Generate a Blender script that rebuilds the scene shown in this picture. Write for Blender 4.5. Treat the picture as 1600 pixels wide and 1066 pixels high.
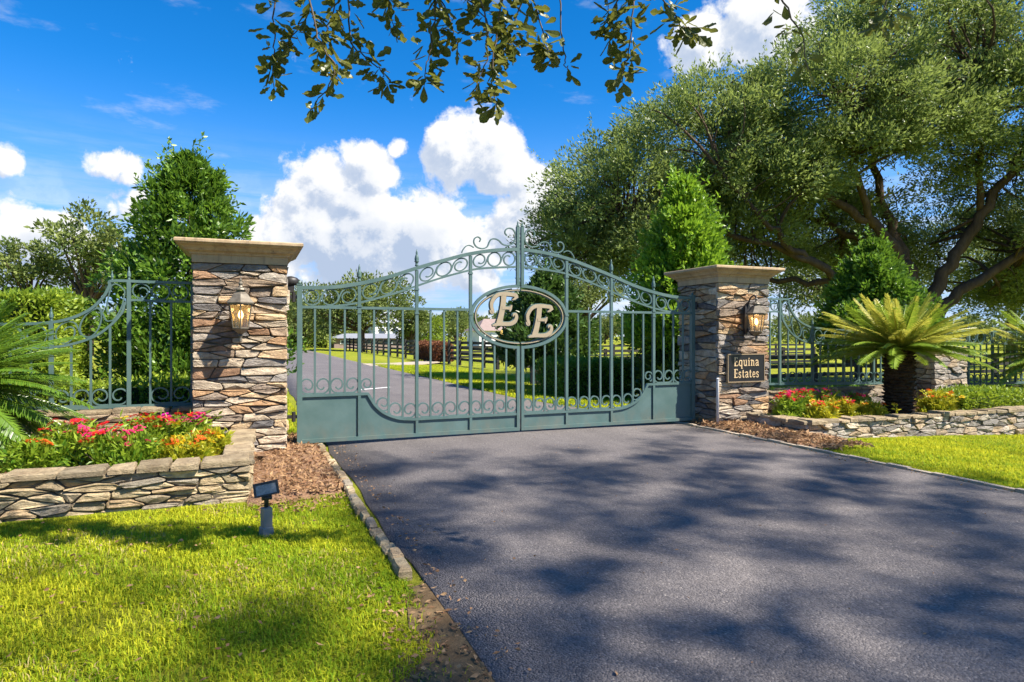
import bpy, math, random
import numpy as np
from mathutils import Vector, Matrix

for o in list(bpy.data.objects):
    bpy.data.objects.remove(o)
SC = bpy.context.scene
COL = SC.collection
R = math.radians
rng = np.random.default_rng(11)
random.seed(11)

# ------------------------------------------------------------------ camera
cam_d = bpy.data.cameras.new('camera')
cam = bpy.data.objects.new('camera', cam_d)
COL.objects.link(cam)
CAM = np.array((-3.54, -8.42, 1.4))
YAW = R(22.1)
cam.location = CAM
cam.rotation_euler = (R(90), 0, -YAW)
cam_d.sensor_width = 36
cam_d.lens = 36 * 1010 / 1600
cam_d.shift_y = -8 / 1600
cam_d.clip_start = 0.05
cam_d.clip_end = 3000
SC.cycles.max_bounces = 6
SC.cycles.diffuse_bounces = 4
SC.cycles.glossy_bounces = 2
SC.cycles.transmission_bounces = 4
SC.cycles.transparent_max_bounces = 8
SC.cycles.caustics_reflective = False
SC.cycles.caustics_refractive = False
SC.camera = cam
FW = np.array((math.sin(YAW), math.cos(YAW), 0))
RT = np.array((math.cos(YAW), -math.sin(YAW), 0))

# ------------------------------------------------------------------ light
SUN_EL = R(51)
sun_h = np.array((0.70, -0.71))
sun_h /= np.linalg.norm(sun_h)
SUN = np.array((sun_h[0] * math.cos(SUN_EL), sun_h[1] * math.cos(SUN_EL), math.sin(SUN_EL)))
SC.view_settings.view_transform = 'Standard'
SC.view_settings.look = 'None'
SC.view_settings.gamma = 1
SC.view_settings.use_curve_mapping = False
SC.view_settings.exposure = 1.47
sd = bpy.data.lights.new('sun', 'SUN')
sd.energy = 4.3
sd.angle = R(0.8)
sd.color = (1.0, 0.92, 0.8)
so = bpy.data.objects.new('sun', sd)
COL.objects.link(so)
so.rotation_euler = Vector(SUN).to_track_quat('Z', 'Y').to_euler()

W = bpy.data.worlds.new('World')
SC.world = W
W.use_nodes = True
W.cycles.sampling_method = 'MANUAL'
W.cycles.sample_map_resolution = 256


def build_world():
    nt = W.node_tree
    nt.nodes.clear()
    # clouds: (azimuth, elevation, radius) in degrees, azimuth clockwise from the drive's axis
    seen = [(18.7, 16.4, 4.2), (22.1, 14.8, 3.5), (16.2, 15.4, 2.6), (24.9, 12.5, 2.7), (4.5, 13.4, 2.7), (7.9, 13.9, 3.1), (10.2, 14.5, 2.0), (3.0, 9.4, 3.3), (7.7, 9.6, 4.1), (12.0, 9.8, 4.3), (15.9, 9.7, 3.2), (10.9, 6.6, 4.9), (5.6, 6.3, 4.2), (16.4, 6.9, 3.6), (21.2, 9.0, 2.9), (23.7, 9.8, 2.7), (41.2, 24.8, 3.9), (44.9, 23.9, 3.6), (37.3, 23.1, 2.5), (-10.6, 12.5, 1.3), (-8.9, 12.7, 1.4), (-15.9, 12.1, 1.3), (-15.8, 7.7, 2.4), (-13.8, 5.8, 2.9), (-12.7, 8.1, 1.6), (-8.3, 9.7, 2.2), (1.0, 6.8, 2.8), (12.3, 16.1, 1.0)]
    seen += [(-13.0, 5.5, 3.0), (-16.5, 4.4, 3.6), (-9.6, 5.4, 2.4), (-5.6, 6.6, 2.6), (0.8, 5.2, 2.4), (19.5, 5.6, 2.6)]
    g = bpy.data.node_groups.new('cloud_density', 'ShaderNodeTree')
    g.interface.new_socket('Vector', in_out='INPUT', socket_type='NodeSocketVector')
    g.interface.new_socket('Density', in_out='OUTPUT', socket_type='NodeSocketFloat')
    gi = g.nodes.new('NodeGroupInput')
    go = g.nodes.new('NodeGroupOutput')

    def M(op, a, b=None, c=None, tree=g):
        n = tree.nodes.new('ShaderNodeMath')
        n.operation = op
        for i, v in enumerate((a, b, c)):
            if v is None:
                continue
            if isinstance(v, (int, float)):
                n.inputs[i].default_value = v
            else:
                tree.links.new(v, n.inputs[i])
        return n.outputs[0]

    def noise(tree, vec, scale, detail, rough):
        n = tree.nodes.new('ShaderNodeTexNoise')
        n.inputs['Scale'].default_value = scale
        n.inputs['Detail'].default_value = detail
        n.inputs['Roughness'].default_value = rough
        tree.links.new(vec, n.inputs['Vector'])
        return n.outputs['Fac']
    v = gi.outputs['Vector']
    best = None
    for a, e, r in seen:
        d = g.nodes.new('ShaderNodeVectorMath')
        d.operation = 'DOT_PRODUCT'
        g.links.new(v, d.inputs[0])
        d.inputs[1].default_value = (math.sin(R(a)) * math.cos(R(e)), math.cos(R(a)) * math.cos(R(e)), math.sin(R(e)))
        cr = math.cos(R(r * 1.14))
        n = g.nodes.new('ShaderNodeMath')
        n.operation = 'MULTIPLY_ADD'
        n.use_clamp = True
        g.links.new(d.outputs['Value'], n.inputs[0])
        n.inputs[1].default_value = 1 / (1 - cr)
        n.inputs[2].default_value = -cr / (1 - cr)
        best = n.outputs[0] if best is None else M('ADD', best, n.outputs[0])
    # scattered cumulus over the rest of the sky
    n0 = noise(g, v, 3.4, 2, 0.5)
    far = M('MULTIPLY_ADD', n0, 9.0, -5.75)
    # cauliflower puffs
    wn = g.nodes.new('ShaderNodeTexNoise')
    wn.inputs['Scale'].default_value = 9
    wn.inputs['Detail'].default_value = 3
    g.links.new(v, wn.inputs['Vector'])
    wv = g.nodes.new('ShaderNodeVectorMath')
    wv.operation = 'MULTIPLY_ADD'
    g.links.new(wn.outputs['Color'], wv.inputs[0])
    wv.inputs[1].default_value = (0.07, 0.07, 0.07)
    g.links.new(v, wv.inputs[2])
    vo = g.nodes.new('ShaderNodeTexVoronoi')
    vo.feature = 'F1'
    vo.inputs['Scale'].default_value = 17
    vo.inputs['Detail'].default_value = 4
    vo.inputs['Roughness'].default_value = 0.55
    vo.inputs['Lacunarity'].default_value = 2.3
    g.links.new(wv.outputs[0], vo.inputs['Vector'])
    vo.normalize = True
    k = M('MULTIPLY_ADD', vo.outputs['Distance'], -3.4, 1.18)
    n6 = noise(g, v, 48, 4, 0.65)
    k = M('ADD', k, M('MULTIPLY_ADD', n6, 1.3, -0.65))
    dens = M('ADD', M('MAXIMUM', M('MULTIPLY', best, 1.5), M('MINIMUM', far, 1.4)), k)
    g.links.new(dens, go.inputs['Density'])

    tc = nt.nodes.new('ShaderNodeTexCoord')
    vec = tc.outputs['Generated']
    nrm = nt.nodes.new('ShaderNodeVectorMath')
    nrm.operation = 'NORMALIZE'
    nt.links.new(vec, nrm.inputs[0])
    vec = nrm.outputs[0]

    def call(vv):
        n = nt.nodes.new('ShaderNodeGroup')
        n.node_tree = g
        nt.links.new(vv, n.inputs[0])
        return n.outputs[0]

    def mrange(x, a, b, c=0.0, d=1.0):
        n = nt.nodes.new('ShaderNodeMapRange')
        n.interpolation_type = 'SMOOTHSTEP'
        nt.links.new(x, n.inputs[0])
        for i, q in enumerate((a, b, c, d)):
            n.inputs[1 + i].default_value = q
        return n.outputs[0]
    off = nt.nodes.new('ShaderNodeVectorMath')
    off.operation = 'ADD'
    nt.links.new(vec, off.inputs[0])
    off.inputs[1].default_value = (0.014, -0.004, 0.022)
    d1 = call(vec)
    nr2 = nt.nodes.new('ShaderNodeVectorMath')
    nr2.operation = 'NORMALIZE'
    nt.links.new(off.outputs[0], nr2.inputs[0])
    d2 = call(nr2.outputs[0])
    sep = nt.nodes.new('ShaderNodeSeparateXYZ')
    nt.links.new(vec, sep.inputs[0])
    alpha = mrange(d1, 0.72, 1.5)
    # thin stratus near the horizon
    mp = nt.nodes.new('ShaderNodeMapping')
    mp.inputs['Scale'].default_value = (3, 3, 26)
    nt.links.new(vec, mp.inputs['Vector'])
    n3 = noise(nt, mp.outputs[0], 2.2, 5, 0.6)
    band = M('MULTIPLY', mrange(sep.outputs[2], 0.30, 0.02, 0, 1), mrange(n3, 0.36, 0.62), tree=nt)
    band = M('MULTIPLY', band, 0.7, tree=nt)
    # wisps
    mp2 = nt.nodes.new('ShaderNodeMapping')
    mp2.inputs['Scale'].default_value = (2, 2, 6)
    nt.links.new(vec, mp2.inputs['Vector'])
    n4 = noise(nt, mp2.outputs[0], 3.1, 6, 0.62)
    wisp = mrange(n4, 0.57, 0.82, 0, 0.5)
    al = M('MAXIMUM', M('MAXIMUM', alpha, band, tree=nt), wisp, tree=nt)
    sub = M('SUBTRACT', d2, d1, tree=nt)
    shade = M('MULTIPLY_ADD', mrange(sub, -0.45, 0.55), 0.55, M('MULTIPLY', mrange(d2, 1.1, 3.6), 0.5, tree=nt), tree=nt)
    ramp = nt.nodes.new('ShaderNodeMix')
    ramp.data_type = 'RGBA'
    nt.links.new(shade, ramp.inputs[0])
    ramp.inputs[6].default_value = (1.0, 1.0, 1.0, 1)
    ramp.inputs[7].default_value = (0.46, 0.56, 0.74, 1)
    bgc = nt.nodes.new('ShaderNodeBackground')
    nt.links.new(ramp.outputs[2], bgc.inputs[0])
    bgc.inputs[1].default_value = 0.39
    sky = nt.nodes.new('ShaderNodeTexSky')
    sky.sky_type = 'NISHITA'
    sky.sun_disc = False
    sky.sun_elevation = SUN_EL
    sky.sun_rotation = math.atan2(SUN[0], SUN[1])
    sky.air_density = 0.62
    sky.dust_density = 0.0
    sky.ozone_density = 3.0
    hs = nt.nodes.new('ShaderNodeHueSaturation')
    hs.inputs['Saturation'].default_value = 1.36
    hs.inputs['Value'].default_value = 1.0
    nt.links.new(sky.outputs[0], hs.inputs['Color'])
    bgs = nt.nodes.new('ShaderNodeBackground')
    low = nt.nodes.new('ShaderNodeMix')
    low.data_type = 'RGBA'
    nt.links.new(mrange(sep.outputs[2], 0.36, -0.02, 0, 0.88), low.inputs[0])
    nt.links.new(hs.outputs[0], low.inputs[6])
    low.inputs[7].default_value = (1.30, 2.0, 3.35, 1)
    nt.links.new(low.outputs[2], bgs.inputs[0])
    bgs.inputs[1].default_value = 0.1
    mx = nt.nodes.new('ShaderNodeMixShader')
    nt.links.new(al, mx.inputs[0])
    nt.links.new(bgs.outputs[0], mx.inputs[1])
    nt.links.new(bgc.outputs[0], mx.inputs[2])
    out = nt.nodes.new('ShaderNodeOutputWorld')
    nt.links.new(mx.outputs[0], out.inputs[0])


build_world()

# ------------------------------------------------------------------ materials
class NT:
    def __init__(s, name):
        s.m = bpy.data.materials.new(name)
        s.m.use_nodes = True
        s.t = s.m.node_tree
        s.t.nodes.clear()
        s.out = s.t.nodes.new('ShaderNodeOutputMaterial')

    def n(s, typ, **kw):
        x = s.t.nodes.new(typ)
        for k, v in kw.items():
            setattr(x, k, v)
        return x

    def l(s, a, b):
        s.t.links.new(a, b)

    def val(s, sock, v):
        if isinstance(v, bpy.types.NodeSocket):
            s.l(v, sock)
        elif isinstance(v, tuple) and len(v) == 3 and sock.type == 'RGBA':
            sock.default_value = (*v, 1)
        else:
            sock.default_value = v

    def noise(s, scale, detail=4, rough=0.6, coord='Object', stretch=None, dist=0):
        tc = s.n('ShaderNodeTexCoord')
        v = tc.outputs[coord] if coord != 'World' else s.n('ShaderNodeNewGeometry').outputs['Position']
        if stretch:
            mp = s.n('ShaderNodeMapping')
            mp.inputs['Scale'].default_value = stretch
            s.l(v, mp.inputs['Vector'])
            v = mp.outputs[0]
        x = s.n('ShaderNodeTexNoise')
        x.inputs['Scale'].default_value = scale
        x.inputs['Detail'].default_value = detail
        x.inputs['Roughness'].default_value = rough
        x.inputs['Distortion'].default_value = dist
        s.l(v, x.inputs['Vector'])
        return x.outputs['Fac']

    def mix(s, f, a, b, blend='MIX'):
        x = s.n('ShaderNodeMix', data_type='RGBA', blend_type=blend)
        s.val(x.inputs[0], f)
        s.val(x.inputs[6], a)
        s.val(x.inputs[7], b)
        return x.outputs[2]

    def rng(s, x, a, b, c=0.0, d=1.0):
        n = s.n('ShaderNodeMapRange')
        s.l(x, n.inputs[0])
        for i, q in enumerate((a, b, c, d)):
            n.inputs[1 + i].default_value = q
        return n.outputs[0]

    def math(s, op, a, b=None):
        n = s.n('ShaderNodeMath', operation=op)
        s.val(n.inputs[0], a)
        if b is not None:
            s.val(n.inputs[1], b)
        return n.outputs[0]

    def bump(s, h, strength=0.4, dist=0.01):
        b = s.n('ShaderNodeBump')
        b.inputs['Strength'].default_value = strength
        b.inputs['Distance'].default_value = dist
        s.l(h, b.inputs['Height'])
        return b.outputs[0]

    def pbr(s, col, rough=0.6, bump=None, metal=0.0, spec=0.4, emis=None, estr=0.0):
        p = s.n('ShaderNodeBsdfPrincipled')
        s.val(p.inputs['Base Color'], col)
        s.val(p.inputs['Roughness'], rough)
        s.val(p.inputs['Metallic'], metal)
        p.inputs['Specular IOR Level'].default_value = spec
        if bump is not None:
            s.l(bump, p.inputs['Normal'])
        if emis:
            s.val(p.inputs['Emission Color'], emis)
            p.inputs['Emission Strength'].default_value = estr
        return p.outputs[0]

    def done(s, sh):
        s.l(sh, s.out.inputs['Surface'])
        return s.m


MAT = {}


def leaf_mat(name, c1, c2, trans=0.35, rough=0.5, spec=0.35, tcol=None):
    t = NT(name)
    a = t.n('ShaderNodeAttribute', attribute_name='tint')
    c = t.mix(a.outputs['Fac'], c1, c2)
    p = t.pbr(c, rough, spec=spec)
    tr = t.n('ShaderNodeBsdfTranslucent')
    t.l(t.mix(0.5, c, tcol or tuple(min(1, x * 1.6) for x in c2)), tr.inputs['Color'])
    m = t.n('ShaderNodeMixShader')
    m.inputs[0].default_value = trans
    t.l(p, m.inputs[1])
    t.l(tr.outputs[0], m.inputs[2])
    MAT[name] = t.done(m.outputs[0])


def plain(name, c1, c2=None, rough=0.6, scale=8, bump=0.0, bscale=40, bdist=0.01, spec=0.4, metal=0.0, coord='Object', stretch=None):
    t = NT(name)
    c = c1
    if c2:
        c = t.mix(t.rng(t.noise(scale, 5, 0.65, coord, stretch), 0.3, 0.7), c1, c2)
    b = None
    if bump:
        b = t.bump(t.noise(bscale, 5, 0.65, coord, stretch), bump, bdist)
    MAT[name] = t.done(t.pbr(c, rough, b, metal, spec))


def stone_mat(name, strength=1.0):
    t = NT(name)
    oi = t.n('ShaderNodeObjectInfo')
    n1 = t.noise(9, 6, 0.68, 'World')
    n2 = t.noise(38, 5, 0.7, 'World', (1, 1, 2.2))
    c = t.mix(t.rng(n1, 0.38, 0.7), oi.outputs['Color'], t.mix(1.0, oi.outputs['Color'], (0.50, 0.46, 0.44), 'MULTIPLY'))
    c = t.mix(t.rng(n2, 0.5, 0.78, 0, 0.55), c, t.mix(1.0, c, (1.5, 1.42, 1.25), 'MULTIPLY'))
    n3 = t.noise(3.3, 4, 0.6, 'World')
    c = t.mix(t.rng(n3, 0.56, 0.74, 0, 0.3), c, (0.27, 0.18, 0.10))
    h = t.math('ADD', t.noise(17, 7, 0.72, 'World', (1, 1, 1.9)), t.math('MULTIPLY', n2, 0.5))
    MAT[name] = t.done(t.pbr(c, 0.78, t.bump(h, strength, 0.03), spec=0.3))


def build_materials():
    # painted iron
    t = NT('iron_green')
    n1 = t.noise(3.0, 5, 0.65, 'World')
    n2 = t.noise(26, 5, 0.7, 'World')
    c = t.mix(t.rng(n1, 0.35, 0.7), (0.066, 0.118, 0.110), (0.090, 0.150, 0.142))
    c = t.mix(t.rng(n2, 0.60, 0.78, 0, 0.35), c, (0.15, 0.20, 0.18))
    n3 = t.noise(11, 6, 0.75, 'World')
    c = t.mix(t.rng(n3, 0.69, 0.78, 0, 0.55), c, (0.11, 0.075, 0.045))
    geo = t.n('ShaderNodeNewGeometry')
    sp = t.n('ShaderNodeSeparateXYZ')
    t.l(geo.outputs['Position'], sp.inputs[0])
    n4 = t.noise(5.5, 6, 0.7, 'World', (1, 1, 0.6))
    drt = t.math('MULTIPLY', t.rng(sp.outputs[2], 0.06, 0.34, 1, 0), t.rng(n4, 0.42, 0.66, 0, 0.6))
    c = t.mix(drt, c, (0.15, 0.135, 0.10))
    MAT['iron'] = t.done(t.pbr(c, t.rng(n1, 0.3, 0.7, 0.38, 0.55), t.bump(t.noise(90, 3, 0.6, 'World'), 0.12, 0.004), spec=0.45))
    plain('gold', (0.36, 0.295, 0.20), (0.29, 0.235, 0.155), 0.5, 9, 0.1, 70, 0.003)
    stone_mat('stone')
    plain('mortar_shade', (0.085, 0.068, 0.052), (0.14, 0.115, 0.088), 0.95, 9, 0.6, 30, 0.03, 0.1, coord='World')  # wall core seen in the joints; dark brown paints in the dry-stack shadows
    # cast stone cap
    t = NT('cast_stone')
    n1 = t.noise(2.2, 6, 0.7, 'World', (3.5, 3.5, 0.5))
    n2 = t.noise(22, 5, 0.7, 'World')
    c = t.mix(t.rng(n1, 0.35, 0.72), (0.46, 0.345, 0.215), (0.33, 0.235, 0.14))
    c = t.mix(t.rng(n2, 0.52, 0.75, 0, 0.6), c, (0.20, 0.15, 0.10))
    n5 = t.noise(3.0, 4, 0.7, 'World', (5, 5, 0.25))
    c = t.mix(t.rng(n5, 0.55, 0.7, 0, 0.55), c, (0.12, 0.095, 0.07))
    MAT['cast'] = t.done(t.pbr(c, 0.8, t.bump(t.noise(60, 4, 0.7, 'World'), 0.25, 0.006), spec=0.25))
    plain('black_metal', (0.018, 0.018, 0.02), (0.035, 0.032, 0.03), 0.45, 14, 0.15, 60, 0.004)
    plain('aged_bronze', (0.10, 0.085, 0.065), (0.20, 0.175, 0.135), 0.48, 16, 0.15, 60, 0.004, metal=0.25)
    t = NT('lantern_glass')
    g = t.n('ShaderNodeBsdfGlossy')
    g.inputs['Roughness'].default_value = 0.06
    tp = t.n('ShaderNodeBsdfTransparent')
    tp.inputs['Color'].default_value = (0.97, 0.93, 0.85, 1)
    df = t.n('ShaderNodeBsdfTranslucent')
    df.inputs['Color'].default_value = (0.75, 0.62, 0.42, 1)
    m1 = t.n('ShaderNodeMixShader')
    m1.inputs[0].default_value = 0.2
    t.l(tp.outputs[0], m1.inputs[1])
    t.l(df.outputs[0], m1.inputs[2])
    m2 = t.n('ShaderNodeMixShader')
    m2.inputs[0].default_value = 0.1
    t.l(m1.outputs[0], m2.inputs[1])
    t.l(g.outputs[0], m2.inputs[2])
    MAT['glass'] = t.done(m2.outputs[0])
    t = NT('bulb_glow')
    MAT['bulb'] = t.done(t.pbr((0.9, 0.7, 0.4), 0.3, emis=(1.0, 0.58, 0.16), estr=4.5))
    plain('candle', (0.7, 0.5, 0.25), None, 0.6)
    plain('pane', (0.05, 0.07, 0.09), None, 0.08, spec=0.6)
    plain('lamp_glass', (0.13, 0.135, 0.15), (0.30, 0.30, 0.32), 0.5, 60, spec=0.5)
    plain('grey_plastic', (0.20, 0.175, 0.16), (0.27, 0.24, 0.22), 0.6, 10)
    plain('white_pipe', (0.62, 0.62, 0.62), (0.5, 0.5, 0.5), 0.45, 6)
    plain('sign_black', (0.010, 0.010, 0.013), (0.016, 0.016, 0.02), 0.35, 20)
    plain('sign_border', (0.20, 0.15, 0.09), (0.28, 0.21, 0.13), 0.5, 30)
    plain('sign_gold', (0.62, 0.47, 0.27), (0.5, 0.36, 0.2), 0.5, 30)
    plain('black_board', (0.014, 0.013, 0.012), (0.03, 0.028, 0.026), 0.7, 5, 0.3, 20, 0.01)
    plain('white_paint', (0.75, 0.75, 0.76), (0.68, 0.68, 0.7), 0.6, 4)
    plain('grey_roof', (0.42, 0.43, 0.46), (0.34, 0.35, 0.38), 0.5, 2)
    plain('stable_roof', (0.20, 0.21, 0.23), (0.26, 0.27, 0.29), 0.6, 2)
    plain('brown_roof', (0.22, 0.16, 0.14), (0.28, 0.21, 0.19), 0.7, 2)
    plain('concrete', (0.44, 0.37, 0.29), (0.30, 0.25, 0.19), 0.85, 5, 0.3, 50, 0.004, coord='World')
    plain('bark', (0.055, 0.038, 0.028), (0.12, 0.085, 0.062), 0.9, 5, 0.9, 14, 0.05, 0.15, coord='World', stretch=(1, 1, 0.35))
    plain('twig', (0.07, 0.05, 0.035), (0.13, 0.10, 0.07), 0.85, 20)
    plain('palm_trunk', (0.03, 0.02, 0.014), (0.085, 0.055, 0.035), 0.95, 16, 0.8, 25, 0.03, 0.1)
    plain('chip', (0.34, 0.19, 0.11), (0.52, 0.34, 0.22), 0.85, 6, coord='World')
    plain('mulch', (0.15, 0.085, 0.05), (0.34, 0.21, 0.13), 0.95, 28, 0.9, 45, 0.03, 0.1, coord='World')
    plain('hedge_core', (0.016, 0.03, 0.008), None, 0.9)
    # asphalt
    t = NT('asphalt')
    vo = t.n('ShaderNodeTexVoronoi', feature='F1')
    vo.inputs['Scale'].default_value = 95
    tc = t.n('ShaderNodeNewGeometry')
    t.l(tc.outputs['Position'], vo.inputs['Vector'])
    big = t.noise(0.9, 5, 0.65, 'World')
    c = t.mix(t.rng(big, 0.3, 0.72), (0.150, 0.134, 0.131), (0.205, 0.184, 0.176))
    trk = t.noise(1.0, 4, 0.6, 'World', (1.5, 0.07, 1))
    c = t.mix(t.rng(trk, 0.42, 0.62, 0, 0.5), c, t.mix(1.0, c, (0.80, 0.80, 0.81), 'MULTIPLY'))
    stn = t.noise(2.6, 5, 0.7, 'World')
    c = t.mix(t.rng(stn, 0.62, 0.72, 0, 0.35), c, t.mix(1.0, c, (1.35, 1.30, 1.22), 'MULTIPLY'))
    sepc = t.n('ShaderNodeSeparateColor')
    t.l(vo.outputs['Color'], sepc.inputs[0])
    c = t.mix(t.rng(sepc.outputs[0], 0.0, 1.0, 0, 0.75), c, t.mix(1.0, c, (0.38, 0.38, 0.40), 'MULTIPLY'))
    c = t.mix(t.rng(sepc.outputs[1], 0.955, 0.99, 0, 0.6), c, (0.34, 0.30, 0.27))
    h = t.math('ADD', t.math('MULTIPLY', t.math('SUBTRACT', 1.0, vo.outputs['Distance']), 1.0), t.math('MULTIPLY', t.noise(150, 3, 0.7, 'World'), 0.8))
    MAT['asphalt'] = t.done(t.pbr(c, 0.72, t.bump(h, 0.75, 0.008), spec=0.35))
    # lawn soil + turf
    t = NT('turf')
    n1 = t.noise(0.55, 5, 0.65, 'World')
    n2 = t.noise(30, 5, 0.75, 'World')
    n0 = t.noise(0.09, 4, 0.6, 'World')
    c = t.mix(t.rng(n1, 0.35, 0.68), (0.15, 0.20, 0.014), (0.30, 0.31, 0.026))
    c = t.mix(t.rng(n0, 0.42, 0.66, 0, 0.6), c, (0.33, 0.32, 0.035))
    c = t.mix(t.rng(n2, 0.45, 0.75, 0, 0.7), c, t.mix(1.0, c, (0.42, 0.45, 0.4), 'MULTIPLY'))
    MAT['turf'] = t.done(t.pbr(c, 0.9, t.bump(n2, 0.9, 0.05), spec=0.1))
    plain('soil', (0.10, 0.065, 0.035), (0.20, 0.14, 0.075), 0.95, 9, 0.7, 40, 0.02, 0.1, coord='World')
    leaf_mat('grass', (0.15, 0.26, 0.012), (0.52, 0.51, 0.028), 0.36, 0.6, 0.08)
    leaf_mat('straw', (0.30, 0.22, 0.08), (0.52, 0.42, 0.19), 0.25, 0.6, 0.2)
    leaf_mat('oak_leaf', (0.060, 0.112, 0.030), (0.28, 0.345, 0.085), 0.35, 0.42, 0.45)
    leaf_mat('near_oak_leaf', (0.055, 0.088, 0.014), (0.165, 0.165, 0.03), 0.40, 0.4, 0.45)
    leaf_mat('cone_leaf', (0.030, 0.082, 0.012), (0.17, 0.30, 0.028), 0.32, 0.38, 0.5)
    leaf_mat('bright_leaf', (0.07, 0.16, 0.014), (0.27, 0.43, 0.030), 0.36, 0.4, 0.45)
    leaf_mat('dark_leaf', (0.026, 0.066, 0.014), (0.09, 0.165, 0.028), 0.25, 0.36, 0.5)
    leaf_mat('hedge_leaf', (0.085, 0.17, 0.012), (0.34, 0.42, 0.035), 0.35, 0.45, 0.4)
    leaf_mat('box_leaf', (0.05, 0.13, 0.014), (0.17, 0.30, 0.026), 0.3, 0.42, 0.4)
    leaf_mat('far_leaf', (0.068, 0.110, 0.028), (0.22, 0.26, 0.07), 0.25, 0.6, 0.2)
    leaf_mat('far_bright', (0.12, 0.19, 0.02), (0.28, 0.35, 0.04), 0.3, 0.6, 0.2)
    leaf_mat('frond', (0.060, 0.15, 0.016), (0.26, 0.35, 0.035), 0.3, 0.34, 0.5)
    leaf_mat('frond_dark', (0.038, 0.110, 0.012), (0.17, 0.28, 0.026), 0.3, 0.32, 0.5)
    leaf_mat('frond_yellow', (0.20, 0.28, 0.03), (0.52, 0.47, 0.08), 0.33, 0.36, 0.5)
    leaf_mat('flower_leaf', (0.07, 0.17, 0.014), (0.30, 0.40, 0.032), 0.36, 0.42, 0.4)
    leaf_mat('flower_leaf_yellow', (0.17, 0.25, 0.015), (0.50, 0.46, 0.03), 0.36, 0.42, 0.4)
    leaf_mat('brown_hedge_leaf', (0.13, 0.045, 0.022), (0.26, 0.11, 0.05), 0.25, 0.6, 0.2)
    leaf_mat('dead_leaf', (0.20, 0.10, 0.05), (0.42, 0.27, 0.14), 0.2, 0.7, 0.2)
    for nm, c in (('red', (0.75, 0.025, 0.03)), ('pink', (0.72, 0.03, 0.16)), ('magenta', (0.62, 0.02, 0.30)), ('orange', (0.78, 0.14, 0.02)), ('yellow', (0.80, 0.52, 0.02))):
        leaf_mat('petal_' + nm, tuple(x * 0.75 for x in c), c, 0.3, 0.5, 0.3)
    plain('ornament_yellow', (0.55, 0.36, 0.08), None, 0.5)


build_materials()

# ------------------------------------------------------------------ mesh helpers
WLOC = {}


def wl(o):
    return WLOC.get(o.name, np.zeros(3)) if o is not None else np.zeros(3)


def tag(o, label=None, cat=None, group=None, kind=None):
    if label:
        o['label'] = label
    if cat:
        o['category'] = cat
    if group:
        o['group'] = group
    if kind:
        o['kind'] = kind
    return o


def empty(name, loc, label=None, cat=None, group=None):
    o = bpy.data.objects.new(name, None)
    o.empty_display_size = 0.2
    COL.objects.link(o)
    o.location = loc
    WLOC[o.name] = np.array(loc, float)
    return tag(o, label, cat, group)


def place(name, me, loc, parent=None):
    o = bpy.data.objects.new(name, me)
    COL.objects.link(o)
    loc = np.array(loc, float)
    if parent is not None:
        o.parent = parent
    o.location = loc - wl(parent)
    WLOC[o.name] = loc
    return o


def make_mesh(name, v, f, mat, smooth=False, tint=None, edges=None):
    me = bpy.data.meshes.new(name)
    v = np.asarray(v, dtype=np.float32)
    if isinstance(f, np.ndarray):
        k = f.shape[1]
        me.vertices.add(len(v))
        me.vertices.foreach_set('co', v.ravel())
        me.loops.add(f.size)
        me.loops.foreach_set('vertex_index', f.astype(np.int32).ravel())
        me.polygons.add(len(f))
        me.polygons.foreach_set('loop_start', np.arange(0, f.size, k, dtype=np.int32))
        me.update(calc_edges=True)
    else:
        me.from_pydata([tuple(map(float, p)) for p in v], edges or [], f)
        me.update()
    if smooth:
        me.polygons.foreach_set('use_smooth', np.ones(len(me.polygons), dtype=bool))
    if tint is not None:
        a = me.attributes.new('tint', 'FLOAT', 'POINT')
        a.data.foreach_set('value', np.asarray(tint, dtype=np.float32))
    me.materials.append(MAT[mat])
    return me


def obj(name, v, f, mat, parent=None, smooth=False, tint=None, origin=None):
    v = np.asarray(v, dtype=np.float64)
    if origin is None:
        c = (v.min(0) + v.max(0)) / 2
        c[2] = v[:, 2].min()
    else:
        c = np.array(origin, float)
    return place(name, make_mesh(name, v - c, f, mat, smooth, tint), c, parent)


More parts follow.
